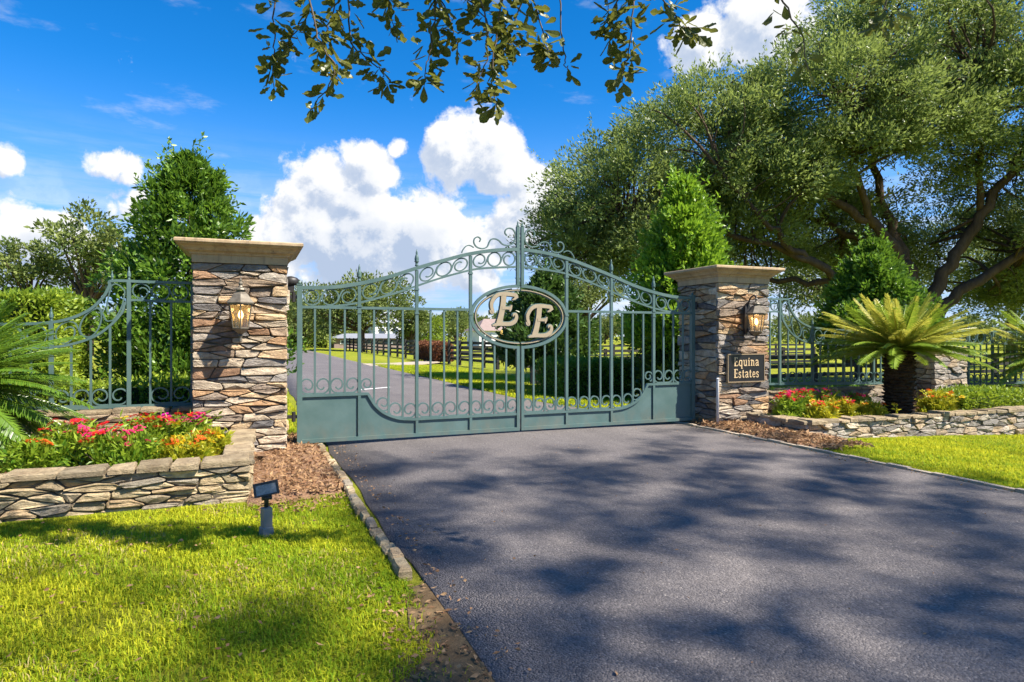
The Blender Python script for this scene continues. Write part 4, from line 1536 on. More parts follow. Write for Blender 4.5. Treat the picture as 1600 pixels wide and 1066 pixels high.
def hedge(name, x0, x1, y0, y1, z0, z1, mat, label, seed, dens=900, ln=.07, wd=.035, core='hedge_core', shaggy=0.05):
    rg = np.random.default_rng(seed)
    t = empty(name, ((x0 + x1) / 2, (y0 + y1) / 2, z0), label, 'hedge')
    e = 0.09
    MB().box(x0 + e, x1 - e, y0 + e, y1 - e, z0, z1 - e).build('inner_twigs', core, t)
    parts = []
    for (A, Bv, Cv, nrm, ar) in (((x0, y0, z1), (x1 - x0, 0, 0), (0, y1 - y0, 0), (0, 0, 1), (x1 - x0) * (y1 - y0)),
                                 ((x0, y0, z0), (x1 - x0, 0, 0), (0, 0, z1 - z0), (0, -1, 0), (x1 - x0) * (z1 - z0)),
                                 ((x0, y0, z0), (0, y1 - y0, 0), (0, 0, z1 - z0), (-1, 0, 0), (y1 - y0) * (z1 - z0)),
                                 ((x1, y0, z0), (0, y1 - y0, 0), (0, 0, z1 - z0), (1, 0, 0), (y1 - y0) * (z1 - z0))):
        n = int(ar * dens)
        u, v = rg.random(n)[:, None], rg.random(n)[:, None]
        P = np.array(A) + u * np.array(Bv) + v * np.array(Cv)
        nv = np.array(nrm, float)
        und = 0.03 * np.sin(P[:, 0] * 3.1 + P[:, 2] * 4) + 0.03 * np.sin(P[:, 1] * 2.7 + P[:, 0] * 1.3)
        P = P + nv * (und + rg.normal(size=n) * shaggy - 0.03)[:, None]
        D = nv * .8 + rg.normal(size=(n, 3)) * .75 + np.array((0, 0, .35))
        T = rg.normal(size=n) * .2 + .45 + .25 * np.sin(P[:, 0] * 2.2) * np.cos(P[:, 1] * 1.9 + P[:, 2] * 3)
        parts.append(leaves(P, D, ln, wd, T, rg=rg))
    V, F, T = merge(parts)
    obj('foliage', V, F, mat, t, tint=T)
    return t


hedge('clipped_hedge', -15, -6.15, 2.6, 5.0, 0, 1.98, 'hedge_leaf', 'tall bright green clipped hedge behind the left palm', 111, dens=2400, ln=.075, wd=.034, shaggy=.045)
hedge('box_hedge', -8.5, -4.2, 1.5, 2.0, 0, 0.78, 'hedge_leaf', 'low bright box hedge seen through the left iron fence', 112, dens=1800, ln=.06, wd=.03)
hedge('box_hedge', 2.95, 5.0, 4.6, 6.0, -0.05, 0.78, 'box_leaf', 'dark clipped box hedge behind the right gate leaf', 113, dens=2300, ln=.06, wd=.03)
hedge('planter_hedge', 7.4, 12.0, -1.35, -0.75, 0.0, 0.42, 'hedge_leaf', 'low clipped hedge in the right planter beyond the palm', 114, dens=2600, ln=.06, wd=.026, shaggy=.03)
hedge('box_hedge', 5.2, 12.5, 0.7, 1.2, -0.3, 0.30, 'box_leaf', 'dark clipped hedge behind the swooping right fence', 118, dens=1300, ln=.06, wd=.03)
hedge('far_hedge', 1.0, 5.1, 74, 77, 0, 1.75, 'far_bright', 'clipped green hedge at the far end of the drive', 115, dens=60, ln=.35, wd=.2, shaggy=.06)
hedge('brown_hedge', 5.7, 6.5, 25.1, 29.3, 0, 0.98, 'brown_hedge_leaf', 'reddish brown hedge filling the gap in the black board fence', 116, dens=500, ln=.14, wd=.06, core='bark', shaggy=.05)


def planter_soil():
    for nm, poly, z, lb in (('planter_soil', [(-8.2, -2.3), (-3.74, -2.3), (-3.74, -0.2), (-8.2, -0.2)], 0.27, 'mulched soil in the left planter'),
                            ('planter_soil', [(3.74, -1.55), (9.6, -1.65), (9.6, -0.2), (3.74, -0.2)], 0.10, 'mulched soil in the right planter')):
        m = MB()
        m.slab(poly, -0.4, z)
        tag(m.build(nm, 'mulch'), lb, kind='structure')


planter_soil()


# ------------------------------------------------------------------ big live oak on the right
def big_oak():
    rg = np.random.default_rng(201)
    B = CAM * (1, 1, 0) + FW * 21.5 + RT * 13.7
    B[2] = -0.35
    t = empty('live_oak', B, 'huge spreading live oak on the right behind the fence', 'tree')
    q = lambda a, b, h: B + RT * a + FW * b + np.array((0, 0, h))
    tr = catmull([q(0.1, 0, -.3), q(0, 0, .8), q(-.1, 0, 1.9), q(-.05, 0, 3.0)], 5)
    MB().tube(tr, np.linspace(.6, .4, len(tr)), 12).build('trunk', 'bark', t, True)
    limbs = [([(-.05, 0, 2.4), (-.9, -.3, 4.2), (-2.4, -.7, 5.6), (-4.6, -1.0, 6.7), (-6.8, -1.2, 7.6)], .36, .07),
             ([(0, 0, 2.0), (-1.6, -.6, 2.9), (-3.4, -1.0, 3.7), (-5.4, -1.4, 4.5), (-8.0, -1.2, 5.2), (-10.2, -.8, 5.6)], .32, .06),
             ([(-.05, 0, 2.6), (-.5, .4, 4.6), (-1.0, .9, 6.8), (-1.3, .8, 9.4), (-1.5, .6, 11.5)], .34, .06),
             ([(0, 0, 2.6), (.9, -.2, 4.4), (1.9, -.5, 6.3), (3.2, -.6, 8.4), (4.0, -.5, 10.5)], .36, .07),
             ([(.05, 0, 2.3), (1.6, -.4, 3.6), (3.6, -.8, 4.9), (6.0, -.9, 6.3)], .32, .08),
             ([(-.3, 0, 3.8), (-1.6, 1.2, 5.2), (-3.4, 2.6, 6.4), (-5.5, 3.8, 7.0)], .25, .06),
             ([(-2.0, -.6, 5.3), (-3.2, -1.6, 7.0), (-3.8, -2.2, 8.8)], .2, .05),
             ([(-4.4, -1.2, 4.1), (-6.2, -2.2, 5.2), (-7.6, -2.6, 6.6)], .17, .05),
             ([(-3.0, -.9, 3.5), (-5.0, .6, 3.6), (-7.4, 1.4, 3.8), (-9.0, 1.8, 4.0)], .17, .04),
             ([(1.6, -.4, 5.8), (.8, -1.5, 7.8), (.4, -2.0, 9.6)], .18, .05),
             ([(-5.0, -1.0, 6.8), (-6.5, -.2, 8.2), (-7.6, 0.2, 9.0)], .14, .04)]
    pts = []
    for p, r0, r1 in limbs:
        c = catmull([q(*k) for k in p], 6)
        c[1:-1] += rg.normal(size=(len(c) - 2, 3)) * .05
        MB().tube(c, np.linspace(r0 * .66, r1 * .7, len(c)), 9).build('limb', 'bark', t, True)
        pts.append(c[len(c) // 3:])
    pts = np.concatenate(pts)
    lobes = [((-10.3, -.6, 5.9), (2.5, 2.6, 2.3), 150), ((-7.4, -.8, 7.8), (2.9, 3.0, 2.0), 190), ((-3.8, -.8, 8.8), (3.5, 3.4, 2.5), 250),
             ((-1.2, -.4, 11.4), (3.0, 3.0, 2.2), 190), ((3.2, -.4, 9.8), (4.4, 3.6, 3.6), 330), ((-10.8, 0, 3.9), (1.5, 2.0, 1.5), 80),
             ((5.6, -.3, 5.6), (3.0, 2.8, 2.4), 160), ((-4.5, 3.6, 7.2), (4.5, 2.0, 1.8), 140), ((-6.2, -2.0, 6.3), (2.4, 1.6, 1.2), 90),
             ((-1.6, -2.2, 7.8), (2.6, 1.6, 1.5), 120), ((1.6, -2.4, 8.4), (2.4, 1.5, 2.0), 120), ((-9.0, 1.8, 4.6), (2.2, 1.6, 1.2), 70), ((-3.4, -2.3, 7.2), (2.2, 1.4, 1.1), 70),
             ((-7.0, -.6, 5.2), (2.6, 2.0, 1.2), 110), ((-3.0, 1.6, 6.0), (3.2, 2.0, 1.2), 110), ((2.6, -.6, 6.9), (3.0, 2.0, 1.5), 130), ((5.2, .6, 3.6), (2.8, 2.4, 1.7), 120), ((3.0, 2.6, 5.2), (3.2, 1.6, 1.4), 90), ((-1.2, 2.8, 5.0), (2.8, 1.6, 1.2), 60), ((-11.6, -.4, 4.6), (1.6, 1.8, 1.8), 80), ((-9.2, -1.6, 4.4), (1.8, 1.4, 1.4), 70),
             ((6.4, 2.2, 3.0), (3.2, 1.6, 1.6), 130), ((0.6, 3.4, 4.2), (2.8, 1.4, 1.4), 90), ((-4.2, 2.6, 4.6), (2.6, 1.4, 1.0), 70), ((4.4, -1.6, 5.0), (2.2, 1.4, 1.1), 70), ((-5.0, -.4, 7.0), (2.6, 1.8, 1.2), 90)]
    C, O = [], []
    for (a, b, h), (ra, rb, rh), n in lobes:
        d = unit(rg.normal(size=(n, 3)))
        d[:, 2] = np.where(d[:, 2] < -.35, -d[:, 2] * rg.random(n), d[:, 2])
        r = rg.uniform(.62, 1.06, n)[:, None]
        loc = d * r * (ra, rb, rh)
        C.append(q(a, b, h) + loc[:, :1] * RT + loc[:, 1:2] * FW + loc[:, 2:] * np.array((0, 0, 1)))
        O.append(unit(d[:, :1] * RT + d[:, 1:2] * FW + d[:, 2:] * np.array((0, 0, 1.0))))
    C = np.concatenate(C)
    O = np.concatenate(O)
    n = len(C)
    V1 = clumps(C, rg.uniform(.32, .66, n), 138, .13, .048, rg, O, 0.3, .9, rg.uniform(.05, .7, n), 0.75)
    # finer sprays that break the outline
    ns = 900
    ii = rg.integers(0, n, ns)
    P0 = C[ii] + O[ii] * .35
    dv = unit(O[ii] + rg.normal(size=(ns, 3)) * .5 + (0, 0, .35))
    sl = rg.uniform(.35, .9, ns)
    k = 22
    jj = np.repeat(np.arange(ns), k)
    tt = np.tile(np.linspace(0, 1, k), ns)
    P = P0[jj] + dv[jj] * (sl[jj] * tt)[:, None] + rg.normal(size=(len(jj), 3)) * .03
    V2 = leaves(P, dv[jj] * .7 + rg.normal(size=(len(jj), 3)) * .8, .12, .042, rg.uniform(.3, 1.0, len(jj)), rg=rg)
    V, F, T = merge([V1, V2])
    obj('crown', V, F, 'oak_leaf', t, tint=T)
    m = MB()
    for k in range(0, n, 3):
        d2 = ((pts - C[k]) ** 2).sum(1)
        a = pts[int(np.argmin(d2))]
        L = math.sqrt(d2.min())
        if L > 4.2:
            continue
        c = curve_path(a, C[k], rg.normal(size=3) * .12 * L + (0, 0, .05 * L), 6)
        m.tube(c, np.linspace(.018 + .014 * L, .008, 6), 5, False)
    o = m.build('branches', 'bark', t, True)
    o['kind'] = 'stuff'


big_oak()


# ------------------------------------------------------------------ distant trees
def round_tree(base, h, crown_r, mat, label, seed, ln=.3, n_cl=90, per=60, low=.25, name='oak_tree', lean=0.0):
    rg = np.random.default_rng(seed)
    B = np.array((*base, float(zg(base[0]))))
    t = empty(name, B, label, 'tree', 'trees beyond the gate')
    hh = h * low + .4
    MB().tube([B + (0, 0, -.2), B + (lean * .3, 0, hh * .6), B + (lean * .6, 0, hh), B + (lean, .1, h * .7)], [.055 * h ** .8, .045 * h ** .8, .04 * h ** .8, .015 * h ** .5], 8).build('trunk', 'bark', t, True)
    cz = h * (1 + low) / 2
    rz = h * (1 - low) / 2
    nl = 7
    az = rg.uniform(0, 2 * math.pi, nl)
    LC = np.stack([crown_r * .55 * np.cos(az), crown_r * .45 * np.sin(az), rg.uniform(-.4, .5, nl) * rz], 1)
    LC[0] = (0, 0, rz * .45)
    idx = rg.integers(0, nl, n_cl)
    d = unit(rg.normal(size=(n_cl, 3)))
    C = B + (lean, 0, cz) + LC[idx] + d * rg.uniform(.6, 1.05, n_cl)[:, None] * (crown_r * .5, crown_r * .5, rz * .55)
    V, F, T = clumps(C, crown_r * .16 + .1, per, ln, ln * .5, rg, d, .25, .9, rg.uniform(.05, .8, n_cl), .75)
    obj('crown', V, F, mat, t, tint=T)
    m = MB()
    for k in range(0, n_cl, 6):
        m.tube(curve_path(B + (lean * .6, 0, hh), C[k], (0, 0, .1), 5), np.linspace(.014 * h, .004 * h, 5), 5, False)
    m.build('branches', 'bark', t, True)


def far_things():
    round_tree((-13.9, 44.3), 10.2, 3.9, 'far_leaf', 'airy olive green tree above the hedge at the far left', 301, ln=.3, n_cl=110, per=60, low=.3)
    round_tree((-17.6, 45.5), 8.0, 2.4, 'far_leaf', 'smaller olive tree at the left edge of the airy tree', 302, ln=.3, n_cl=60, per=60, low=.4)
    round_tree((6.6, 55.0), 7.6, 5.4, 'far_leaf', 'wide dark oak behind the drive, seen through the left gate leaf', 303, ln=.32, n_cl=170, per=70, low=.2)
    round_tree((10.9, 53.0), 5.9, 2.2, 'far_leaf', 'narrow tree just right of the wide oak behind the gate', 304, ln=.28, n_cl=80, per=60, low=.15)
    round_tree((2.0, 70.0), 7.5, 5.0, 'far_leaf', 'dark round tree at the far end of the drive', 305, ln=.35, n_cl=120, per=60, low=.1)
    round_tree((13.5, 60.0), 4.0, 2.6, 'far_bright', 'yellow green round shrub tree beside the white house', 306, ln=.3, n_cl=60, per=60, low=.05)
    round_tree((30.0, 20.0), 8.2, 4.6, 'far_leaf', 'dense dark tree behind the oak trunk on the right', 331, ln=.2, n_cl=170, per=80, low=.36)
    round_tree((23.0, 24.0), 7.0, 3.8, 'far_leaf', 'rounded tree behind the dark conical tree', 332, ln=.2, n_cl=140, per=80, low=.36)
    round_tree((35.0, 14.0), 8.4, 4.6, 'far_leaf', 'dense tree at the right edge behind the far fence', 333, ln=.2, n_cl=170, per=80, low=.36)
    round_tree((18.0, 31.0), 6.2, 3.2, 'far_leaf', 'small rounded tree in the paddock beneath the long oak limb', 334, ln=.22, n_cl=110, per=70, low=.36)
    rg = random.Random(9)
    txt = ['bluish', 'olive', 'grey green', 'mid green', 'deep green', 'dusty green']
    places = [('left of the far hedge', -6, 105), ('above the far hedge', 1, 112), ('behind the wide oak', 9, 108), ('right of the white house', 24, 118), ('behind the brown roof', 33, 112), ('left of the monogram', 41, 120), ('behind the monogram', 49, 116), ('right of the monogram', 58, 118), ('beyond the paddock rails', 68, 112), ('under the oak limbs', 80, 110), ('behind the lime tree', 92, 104), ('left of the palm', 104, 96), ('right of the palm', 116, 88), ('at the right edge', 126, 74)]
    for k, (w, x, y) in enumerate(places):
        round_tree((x + rg.uniform(-1.5, 1.5), y), rg.uniform(5.5, 8.2), rg.uniform(4.6, 6.0), 'far_leaf', '%s tree in the distant tree line %s' % (txt[k % 6], w), 310 + k, ln=.5, n_cl=90, per=44, low=.06)
    # far wood as one mass
    r2 = np.random.default_rng(77)
    n = 1500
    az = r2.uniform(R(-60), R(100), n)
    dist = r2.uniform(150, 190, n)
    C = np.stack([np.sin(az) * dist, np.cos(az) * dist, r2.uniform(0.5, 6.5, n) * (0.75 + .25 * np.sin(az * 23))], 1)
    V, F, T = clumps(C, 2.2, 26, 1.0, .6, r2, None, .3, .9)
    o = obj('distant_wood', V, F, 'far_leaf', tint=T)
    tag(o, 'hazy green wood along the horizon', 'woodland', kind='stuff')
    # houses
    def house(x, y, w, d, hw, hr, wall, roof, label, nwin, name='farm_house', rot=0.0):
        t = empty(name, (x, y, 0), label, 'building')
        MB().box(x - w / 2, x + w / 2, y - d / 2, y + d / 2, -.3, hw).build('wall', wall, t)
        ov = .4
        m = MB()
        v = [(x - w / 2 - ov, y - d / 2 - ov, hw), (x + w / 2 + ov, y - d / 2 - ov, hw), (x + w / 2 + ov, y + d / 2 + ov, hw), (x - w / 2 - ov, y + d / 2 + ov, hw), (x - w / 2 + d * .3, y, hw + hr), (x + w / 2 - d * .3, y, hw + hr)]
        m.add(v, [(0, 1, 5, 4), (1, 2, 5), (2, 3, 4, 5), (3, 0, 4), (3, 2, 1, 0)])
        m.build('roof', roof, t)
        for k in range(nwin):
            cx = x - w / 2 + w * (k + .5) / nwin
            f = MB().box(cx - .6, cx + .6, y - d / 2 - .06, y - d / 2 + .02, hw * .35, hw * .8).build('window', 'white_paint', t)
            MB().box(cx - .48, cx + .48, y - d / 2 - .075, y - d / 2 - .055, hw * .39, hw * .76).build('pane', 'pane', f)
        return t
    house(21.0, 106, 9.5, 7, 3.6, 2.0, 'white_paint', 'grey_roof', 'white farmhouse in the distance between the gate bars', 4)
    house(12.5, 75, 13, 5, 1.1, 0.6, 'brown_roof', 'stable_roof', 'long low stable with grey roof behind the black fence', 5, 'stable')
    house(33.5, 88, 9, 6, 2.2, 1.9, 'white_paint', 'brown_roof', 'small building with brown roof beyond the paddock', 3, 'barn')
    # ornament
    t = empty('garden_urn', (17.6, 46.0, 0), 'small yellow urn on a post beyond the black fence', 'urn')
    MB().lathe(17.6, 46, [(.3, 0), (.3, .12), (.16, .2), (.14, .75), (.25, .82)], 10).build('pedestal', 'white_paint', t, True)
    MB().lathe(17.6, 46, [(.15, .82), (.34, 1.15), (.4, 1.5), (.3, 1.65), (.2, 1.8), (.05, 2.0)], 12).build('urn', 'ornament_yellow', t, True)


far_things()


def board_fence(p0, p1, label, rails=4, h=1.12, gap=2.4, lift=0.14, bw=0.13, z0=0.0):
    p0 = np.array(p0, float)
    p1 = np.array(p1, float)
    L = np.linalg.norm(p1 - p0)
    ud = (p1 - p0) / L
    nd = np.array((ud[1], -ud[0]))
    t = empty('board_fence', (*((p0 + p1) / 2), z0), label, 'fence', 'black paddock fences')
    n = max(1, round(L / gap))

    def qb(s0, s1, n0, n1, za, zb):
        c = [p0 + ud * s0 + nd * n0, p0 + ud * s1 + nd * n0, p0 + ud * s1 + nd * n1, p0 + ud * s0 + nd * n1]
        return [(q[0], q[1], za) for q in c] + [(q[0], q[1], zb) for q in c], [(0, 3, 2, 1), (4, 5, 6, 7), (0, 1, 5, 4), (1, 2, 6, 5), (2, 3, 7, 6), (3, 0, 4, 7)]
    for k in range(n + 1):
        s_ = L * k / n
        MB().add(*qb(s_ - .065, s_ + .065, -.065, .065, z0 - .1, z0 + h + .06)).build('post', 'black_board', t)
    for k in range(n):
        for r_ in range(rails):
            z = z0 + lift + (h - lift - bw) * r_ / max(1, rails - 1) + 0.008 * math.sin(k * 3 + r_)
            MB().add(*qb(L * k / n + .004, L * (k + 1) / n - .004, .066, .092, z, z + bw)).build('rail', 'black_board', t)


board_fence((6.7, 18.5), (6.3, 24.7), 'nearest run of black board fence right of the drive', gap=1.55)
board_fence((6.25, 29.7), (6.0, 62), 'long run of black board fence beyond the brown hedge')
board_fence((4.2, 9.0), (17.5, 9.0), 'black rail fence behind the box hedge, seen through the right leaf', rails=3, h=.95, lift=.2, z0=-.25)
board_fence((17.6, 9.2), (40, 8.0), 'black rail fence across the paddock on the right', rails=3, h=.95, lift=.2, z0=-.31)
board_fence((8, 19), (26, 19), 'second black rail fence crossing the paddock behind', rails=3, h=1.0, lift=.2, z0=-.28)
board_fence((9, 33), (40, 33), 'farthest black rail fence crossing the paddock', rails=3, h=1.0, lift=.2, z0=-.28, gap=3)


# ------------------------------------------------------------------ sago palms
def frond_mesh(name, L, curl, mat, rg, n=58, leaf=.17, w=.0155):
    """frond along +X, arching; local up Z"""
    s_ = np.linspace(0, 1, 14)
    ax = L * s_ * (1 - .10 * s_ ** 2)
    az = L * (0.12 * s_ - curl * s_ ** 2.0)
    path = np.stack([ax, np.zeros(14), az], 1)
    m = MB()
    m.tube(path, np.linspace(.012, .004, 14), 5, False)
    V = [np.array(m.v)]
    F = [tuple(f) for f in m.f]
    T = [np.full(len(m.v), .75)]
    k = len(m.v)
    for i in range(n):
        q = 0.10 + .90 * i / (n - 1)
        p = np.array([np.interp(q, s_, ax), 0, np.interp(q, s_, az)])
        tn = np.array([np.interp(q + .02, s_, ax), 0, np.interp(q + .02, s_, az)]) - np.array([np.interp(q - .02, s_, ax), 0, np.interp(q - .02, s_, az)])
        tn /= np.linalg.norm(tn) + 1e-9
        up = np.cross(tn, (0, 1, 0)) * -1
        l = leaf * (0.55 + 1.0 * math.sin(math.pi * min(1, q * .9 + .12)) ** .7) * (1 - .35 * q)
        for sd in (-1, 1):
            d = tn * (.55 + .35 * q) + np.array((0, sd * .80, 0)) + up * .34
            d /= np.linalg.norm(d)
            wv = np.cross(d, up)
            wv /= np.linalg.norm(wv) + 1e-9
            j = rg.normal(size=3) * .004
            a = p
            b = p + d * l * .5 + up * l * .03 + j
            c = p + d * l - up * l * .10 + j * 2
            V.append(np.array([a - wv * w * .5, a + wv * w * .5, b + wv * w * .62, b - wv * w * .62, c]))
            F += [(k, k + 1, k + 2, k + 3), (k + 3, k + 2, k + 4)]
            tv = float(np.clip(.35 + .4 * rg.random() + .1 * sd, 0, 1))
            T.append(np.full(5, tv))
            k += 5
    return make_mesh(name, np.concatenate(V), F, mat, False, np.concatenate(T))


def sago(base, trunk_h, trunk_r, n, L, label, seed, mats=('frond', 'frond_yellow'), minel=-30, yel=.35, keep=None, leaf=.17, lw_=.012, droop=.24, maxel=78):
    rg = np.random.default_rng(seed)
    B = np.array(base, float)
    t = empty('sago_palm', B, label, 'palm', 'sago palms')
    m = MB()
    prof = [(trunk_r * 1.05, -.12)]
    nz = max(3, int(trunk_h / .05))
    for k in range(nz):
        z = trunk_h * k / nz
        prof += [(trunk_r * (1.06 + .10 * rg.random()), z), (trunk_r * (.90 + .05 * rg.random()), z + trunk_h / nz * .6)]
    prof += [(trunk_r * .9, trunk_h), (trunk_r * .4, trunk_h + .08)]
    m.lathe(B[0], B[1], [(a, b + B[2]) for a, b in prof], 16)
    v = np.array(m.v)
    v[:, :2] += rg.normal(size=(len(v), 2)) * trunk_r * .05
    tk = obj('trunk', v, m.f, 'palm_trunk', t)
    # old leaf bases
    if trunk_h > .5:
        for k in range(120):
            a = k * 2.399
            z = B[2] + trunk_h * (.03 + .95 * k / 120)
            c, s_ = math.cos(a), math.sin(a)
            p = np.array((B[0] + trunk_r * .95 * c, B[1] + trunk_r * .95 * s_, z))
            o_ = np.array((c, s_, .65))
            MB_ = MB()
            tang = np.array((-s_, c, 0)) * trunk_r * .14
            q1 = p + o_ * trunk_r * .26
            MB_.add([p - tang, p + tang, p + tang + (0, 0, .05), p - tang + (0, 0, .05), q1 - tang * .5, q1 + tang * .5, q1 + tang * .4 + (0, 0, .02), q1 - tang * .4 + (0, 0, .02)], [(0, 1, 5, 4), (1, 2, 6, 5), (2, 3, 7, 6), (3, 0, 4, 7), (4, 5, 6, 7)])
            MB_.build('leaf_base', 'palm_trunk', tk)
    var = []
    for k in range(6):
        var.append(frond_mesh('frond', L * (0.9 + .2 * rg.random()), .05 + droop * k / 5, mats[1] if rg.random() < yel and k < 4 else mats[0], rg, leaf=leaf, w=lw_))
    top = B + (0, 0, trunk_h + .02)
    for k in range(n):
        az = k * 2.39996 + rg.uniform(-.15, .15)
        fr = k / (n - 1)
        el = R(maxel - (maxel - minel) * fr ** .85) + rg.uniform(-.08, .08)
        if keep is not None and not keep(az):
            continue
        me = var[min(5, int(fr * 6))]
        o = bpy.data.objects.new('frond', me)
        COL.objects.link(o)
        o.parent = t
        rot = Matrix.Rotation(az, 4, 'Z') @ Matrix.Rotation(-el, 4, 'Y') @ Matrix.Rotation(rg.uniform(-.3, .3), 4, 'X')
        s_ = (0.75 + .25 * min(1, fr * 3)) * rg.uniform(.9, 1.08)
        loc = Vector(top - B) + rot @ Vector((trunk_r * .35, 0, 0))
        o.matrix_local = Matrix.Translation(loc) @ rot @ Matrix.Scale(s_, 4)


sago((6.27, -1.03, 0.10), 1.06, 0.205, 104, 1.28, 'sago palm with a thick dark trunk in the right planter', 401, minel=-6, yel=.3, leaf=.15, lw_=.012, droop=.20, maxel=58)
sago((-6.18, -1.15, 0.27), 0.66, 0.22, 210, 1.24, 'large green sago palm at the left edge above the planter wall', 402, mats=('frond_dark', 'frond_dark'), minel=-48, yel=0.0, leaf=.155, lw_=.0105, droop=.34)
sago((10.7, -0.85, 0.08), 0.92, 0.2, 90, 1.2, 'sago palm reaching in at the right edge of the picture', 403, minel=-14, yel=.4, leaf=.15, lw_=.012, droop=.24, maxel=66)


# ------------------------------------------------------------------ flowers
def flower_mesh(name, mat, rg, r=.027, n=15):
    V, F, T, k = [], [], [], 0
    for i in range(n):
        d = ball(1, rg)[0]
        d = d / (np.linalg.norm(d) + 1e-6)
        d[2] = abs(d[2]) * .75
        c = d * r
        ph = rg.uniform(0, 6)
        for j in range(5):
            a = ph + j * 2 * math.pi / 5
            e = np.array((math.cos(a), math.sin(a), .25))
            s_ = np.array((-math.sin(a), math.cos(a), 0))
            q = .013
            V += [c, c + e * q * .6 + s_ * q * .38, c + e * q, c + e * q * .6 - s_ * q * .38]
            F.append((k, k + 1, k + 2, k + 3))
            T += [rg.random()] * 4
            k += 4
    return make_mesh(name, V, F, mat, False, T)


FL = {}
for nm in ('red', 'pink', 'magenta', 'orange', 'yellow'):
    FL[nm] = flower_mesh('flower_head', 'petal_' + nm, np.random.default_rng(5))


def flower_plant(x, y, z, r, h, cols, label, seed, n_fl=16, yellow=False, group='flowering plants in the planters'):
    rg = np.random.default_rng(seed)
    B = np.array((x, y, z))
    h = h * (0.74 if x < 0 else 0.86)
    t = empty('flowering_plant', B, label, 'plant', group)
    n = 60
    d = unit(rg.normal(size=(n, 3)))
    d[:, 2] = np.abs(d[:, 2])
    C = B + d * rg.uniform(.35, 1.0, n)[:, None] * (r, r, h * .92)
    V, F, T = clumps(C, .06, 36, .066, .024, rg, d, .5, .9, rg.uniform(.1, .85, n))
    # upright shoots
    ns = 26
    P0 = B + (rg.normal(size=(ns, 3)) * (r * .45, r * .45, 0)) + (0, 0, h * .55)
    dv = unit(np.stack([rg.normal(size=ns) * .35, rg.normal(size=ns) * .35, np.ones(ns)], 1))
    jj = np.repeat(np.arange(ns), 16)
    tt = np.tile(np.linspace(0, 1, 16), ns)
    sl = rg.uniform(.25, .55, ns) * h
    P = P0[jj] + dv[jj] * (tt * sl[jj])[:, None]
    D = dv[jj] * .35 + rg.normal(size=(len(jj), 3)) * (.8, .8, .3)
    V, F, T = merge([(V, F, T), leaves(P, D, .07, .022, rg.uniform(.3, 1, len(jj)), rg=rg)])
    obj('foliage', V, F, 'flower_leaf_yellow' if yellow else 'flower_leaf', t, tint=T)
    m = MB()
    for k in range(14):
        m.tube([B + (0, 0, -.02), (B + P0[k % ns]) / 2 + (0, 0, -.02), P0[k % ns]], [.008, .006, .004], 5, False)
    m.build('stems', 'twig', t)
    for k in range(n_fl):
        if k < ns:
            p = P0[k] + dv[k] * sl[k]
        else:
            p = C[int(rg.integers(n))] + d[int(rg.integers(n))] * .05
        o = place('flower_head', FL[cols[int(rg.integers(len(cols)))]], p, t)
        s_ = rg.uniform(1.0, 1.6)
        o.scale = (s_, s_, s_)
        o.rotation_euler = (rg.uniform(-.5, .5), rg.uniform(-.5, .5), rg.uniform(0, 6))


RP = ['red', 'red', 'pink', 'pink']
for a in [(-5.22, -1.88, .27, .24, .34, ['orange', 'orange', 'red'], 'yellowish leafy plant with few orange flowers beside the left palm', 501, 7),
          (-4.98, -1.70, .27, .24, .46, RP, 'tall bushy plant with red flowers, second from the left palm', 502, 16),
          (-4.70, -1.90, .27, .25, .40, RP, 'green leafy plant with pink and red flowers in the middle of the left planter', 503, 20),
          (-4.42, -1.50, .27, .24, .48, ['red', 'yellow', 'red'], 'plant with red and yellow flowers below the iron fence', 504, 20),
          (-4.12, -1.40, .27, .24, .46, ['pink', 'magenta', 'red'], 'plant with magenta flowers against the left pillar', 505, 20),
          (-4.10, -1.98, .27, .23, .26, ['yellow', 'yellow', 'orange'], 'low yellow flowering plant at the front of the left planter', 506, 26, True),
          (-3.88, -1.62, .27, .16, .27, ['yellow', 'yellow', 'red'], 'small yellow plant at the right corner of the left planter', 507, 16, True),
          (-4.45, -2.02, .27, .2, .32, ['pink', 'red'], 'dark leafy plant with a few pink flowers at the wall edge', 508, 8)]:
    flower_plant(*a[:9], **({'yellow': True} if len(a) > 9 else {}))
for k, (x, y, r, h, cols, lb, n_fl, ye) in enumerate([
        (3.98, -0.98, .26, .48, RP, 'red flowering plant against the right pillar base', 20, False),
        (4.30, -1.28, .28, .36, ['orange', 'yellow', 'red'], 'yellow and orange plant at the corner of the right planter', 16, True),
        (4.42, -0.82, .28, .52, RP, 'tall plant with red flowers under the sign side fence', 20, False),
        (4.78, -1.15, .28, .40, ['red', 'pink', 'yellow'], 'yellow green plant with red tops left of the palm', 18, True),
        (4.98, -0.75, .26, .50, ['pink', 'magenta', 'red'], 'plant with pink flowers between fence and palm', 18, False),
        (5.25, -1.28, .26, .30, ['yellow', 'yellow', 'orange'], 'low yellow plant just left of the palm trunk', 20, True),
        (5.50, -0.85, .25, .42, RP, 'leafy plant with red flowers behind the palm trunk on its left', 12, False),
        (6.95, -1.15, .28, .40, ['orange', 'yellow'], 'yellow green leafy plant just right of the palm trunk', 10, True),
        (7.35, -0.95, .26, .40, ['orange', 'yellow', 'orange'], 'leafy plant with small orange flowers before the stone pier', 12, True)]):
    flower_plant(x, y, 0.10, r, h, cols, lb, 520 + k, n_fl, ye)


